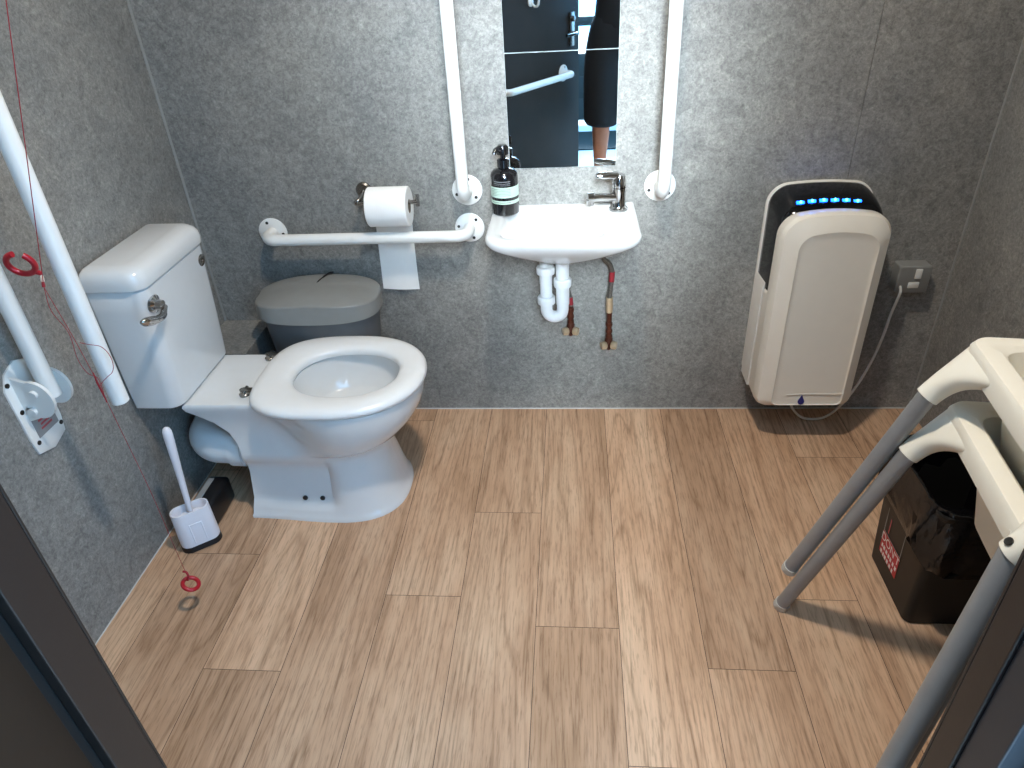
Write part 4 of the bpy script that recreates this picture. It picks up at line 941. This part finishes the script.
def hair(bm):
    n = 24; rows = []
    for k in range(8):
        e = PI / 2 * k / 7; rows.append([V((0.083 * math.cos(e) * math.cos(2 * PI * i / n), 0.015 + 0.104 * math.cos(e) * math.sin(2 * PI * i / n), 1.675 + 0.10 * math.sin(e) + (-0.055 if k == 0 and math.sin(2 * PI * i / n) < 0.3 else (0.03 if k == 0 else 0)))) for i in range(n)])
    loft(bm, rows, cap0=False)
part('hair', pb(hair), M['hair'], pr)
for s in (-1, 1):
    def eye(bm): lathe(bm, [(0.0, -0.010)] + [(0.0095 * math.cos(a), 0.0080 * math.sin(a)) for a in [-1.2 + 2.4 * i / 8 for i in range(9)]] + [(0.0, 0.0080)], (s * 0.031, 0.1235, 1.638), (0, 1, 0), 14)
    e_ = part('eye', pb(eye), M['eyew'], pr, label='white of the eye')
    part('iris', pb(lambda bm: lathe(bm, [(0.0052, 0.0066), (0.004, 0.0084), (0.0, 0.0088)], (s * 0.031, 0.1235, 1.638), (0, 1, 0), 12)), M['eyed'], e_)
    part('eyebrow', pb(lambda bm: tube(bm, [(s * 0.016, 0.133, 1.660), (s * 0.034, 0.129, 1.665), (s * 0.050, 0.117, 1.660)], [0.003, 0.004, 0.002], 8)), M['hair'], pr)
    part('ear', pb(lambda bm: lathe(bm, [(0.0, -0.006), (0.018, -0.005), (0.022, 0.0), (0.016, 0.006), (0.0, 0.004)], (s * 0.078, 0.02, 1.635), (s, -0.3, 0), 16)), M['skin'], pr)
part('nose', pb(lambda bm: tube(bm, [(0, 0.124, 1.650), (0, 0.137, 1.625), (0, 0.147, 1.602), (0, 0.124, 1.592)], [0.007, 0.010, 0.014, 0.009], 12)), M['skin'], pr)
part('mouth', pb(lambda bm: tube(bm, [(-0.024, 0.106, 1.562), (0, 0.119, 1.563), (0.024, 0.106, 1.562)], [0.002, 0.006, 0.002], 10)), M['lip'], pr)
for s in (-1, 1):
    def sole(bm):
        pts = [(-0.036, -0.075), (0.036, -0.075), (0.042, 0.0), (0.050, 0.12), (0.044, 0.19), (0.0, 0.225), (-0.042, 0.19), (-0.046, 0.12), (-0.038, 0.0)]
        loft(bm, [[V((s * 0.130 + x, 0.01 + y, z)) for x, y in pts] for z in (0.0005, 0.014)])
        tube(bm, [(s * 0.130 - 0.048, 0.12, 0.012), (s * 0.130 - 0.03, 0.12, 0.052), (s * 0.130 + 0.0, 0.12, 0.060), (s * 0.130 + 0.03, 0.12, 0.052), (s * 0.130 + 0.050, 0.12, 0.012)], 0.010, 10)
    part('sandal', pb(sole), M['sandal'], pr)

# ================================================================== LAMPS
def ceiling_lamp(x, y, w, size, col):
    bm = B(); n = 32
    lathe(bm, [(size / 2 + 0.012, 0.0), (size / 2 + 0.012, -0.006), (size / 2 + 0.002, -0.008), (size / 2 + 0.001, 0.0)], (x, y, ZC - 0.0005), (0, 0, 1), n)
    tag(part('ceiling_light', bm, M['rail']), 'round white ceiling light in the middle of the room', 'light')
    ld = bpy.data.lights.new('downlight', 'AREA'); ld.shape = 'DISK'; ld.size = size; ld.energy = w; ld.color = col
    lo = bpy.data.objects.new('downlight', ld); C.objects.link(lo); lo.location = (x, y, ZC - 0.006); lo['kind'] = 'structure'
ceiling_lamp(-0.02, 1.03, 31, 0.15, (1.0, 0.91, 0.80))

# daylight outside
w = bpy.data.worlds.new('World'); bpy.context.scene.world = w; w.use_nodes = True
nt = w.node_tree; bg = nt.nodes['Background']
# open blue sky with one bright, thinly veiled patch where the sun stands
geo = N(nt, 'ShaderNodeTexCoord')
sd_ = V((0.050, -1.0, 0.43)).normalized()
dot = N(nt, 'ShaderNodeVectorMath', operation='DOT_PRODUCT'); dot.inputs[1].default_value = sd_
nt.links.new(geo.outputs['Generated'], dot.inputs[0])
mx = N(nt, 'ShaderNodeMath', operation='MAXIMUM'); nt.links.new(dot.outputs['Value'], mx.inputs[0]); mx.inputs[1].default_value = 0.0
pw_ = N(nt, 'ShaderNodeMath', operation='POWER'); nt.links.new(mx.outputs[0], pw_.inputs[0]); pw_.inputs[1].default_value = 95.0
glow = N(nt, 'ShaderNodeVectorMath', operation='SCALE'); glow.inputs[0].default_value = (0.74, 0.88, 1.0); nt.links.new(pw_.outputs[0], glow.inputs['Scale'])
gl2 = N(nt, 'ShaderNodeVectorMath', operation='SCALE'); nt.links.new(glow.outputs[0], gl2.inputs[0]); gl2.inputs['Scale'].default_value = 270.0
sky = N(nt, 'ShaderNodeVectorMath', operation='ADD'); nt.links.new(gl2.outputs[0], sky.inputs[0]); sky.inputs[1].default_value = (1.8, 4.1, 6.9)
nt.links.new(sky.outputs[0], bg.inputs['Color']); bg.inputs['Strength'].default_value = 1.0

# ================================================================== CAMERA
R_ = None
cx, cy = 512.0, 384.0
VYp = (571.0, -69.0); VZp = (577.0, 1465.0)
f = math.sqrt(-((VYp[0] - cx) * (VZp[0] - cx) + (VYp[1] - cy) * (VZp[1] - cy)))
Yc = V((VYp[0] - cx, VYp[1] - cy, f)).normalized()
Dc = V((VZp[0] - cx, VZp[1] - cy, f)); Dc = (Dc - Yc * Dc.dot(Yc)).normalized()
Xc = Dc.cross(Yc)
# rows: world axes expressed in image axes (right, down, forward)
rows = (Xc, Yc, -Dc)
mw = Matrix(((rows[0][0], -rows[0][1], -rows[0][2]), (rows[1][0], -rows[1][1], -rows[1][2]), (rows[2][0], -rows[2][1], -rows[2][2])))
cam = bpy.data.cameras.new('camera'); cam.sensor_fit = 'HORIZONTAL'; cam.sensor_width = 36.0; cam.lens = f / 1024 * 36.0; cam.clip_start = 0.01
co = bpy.data.objects.new('camera', cam); C.objects.link(co)
co.matrix_world = Matrix.Translation((0, 0, 1.45)) @ mw.to_4x4()
sc = bpy.context.scene; sc.camera = co
sc.view_settings.view_transform = 'Standard'; sc.view_settings.look = 'None'; sc.view_settings.gamma = 1.0; sc.view_settings.exposure = -0.05; sc.view_settings.use_curve_mapping = False
sc.cycles.use_denoising = True
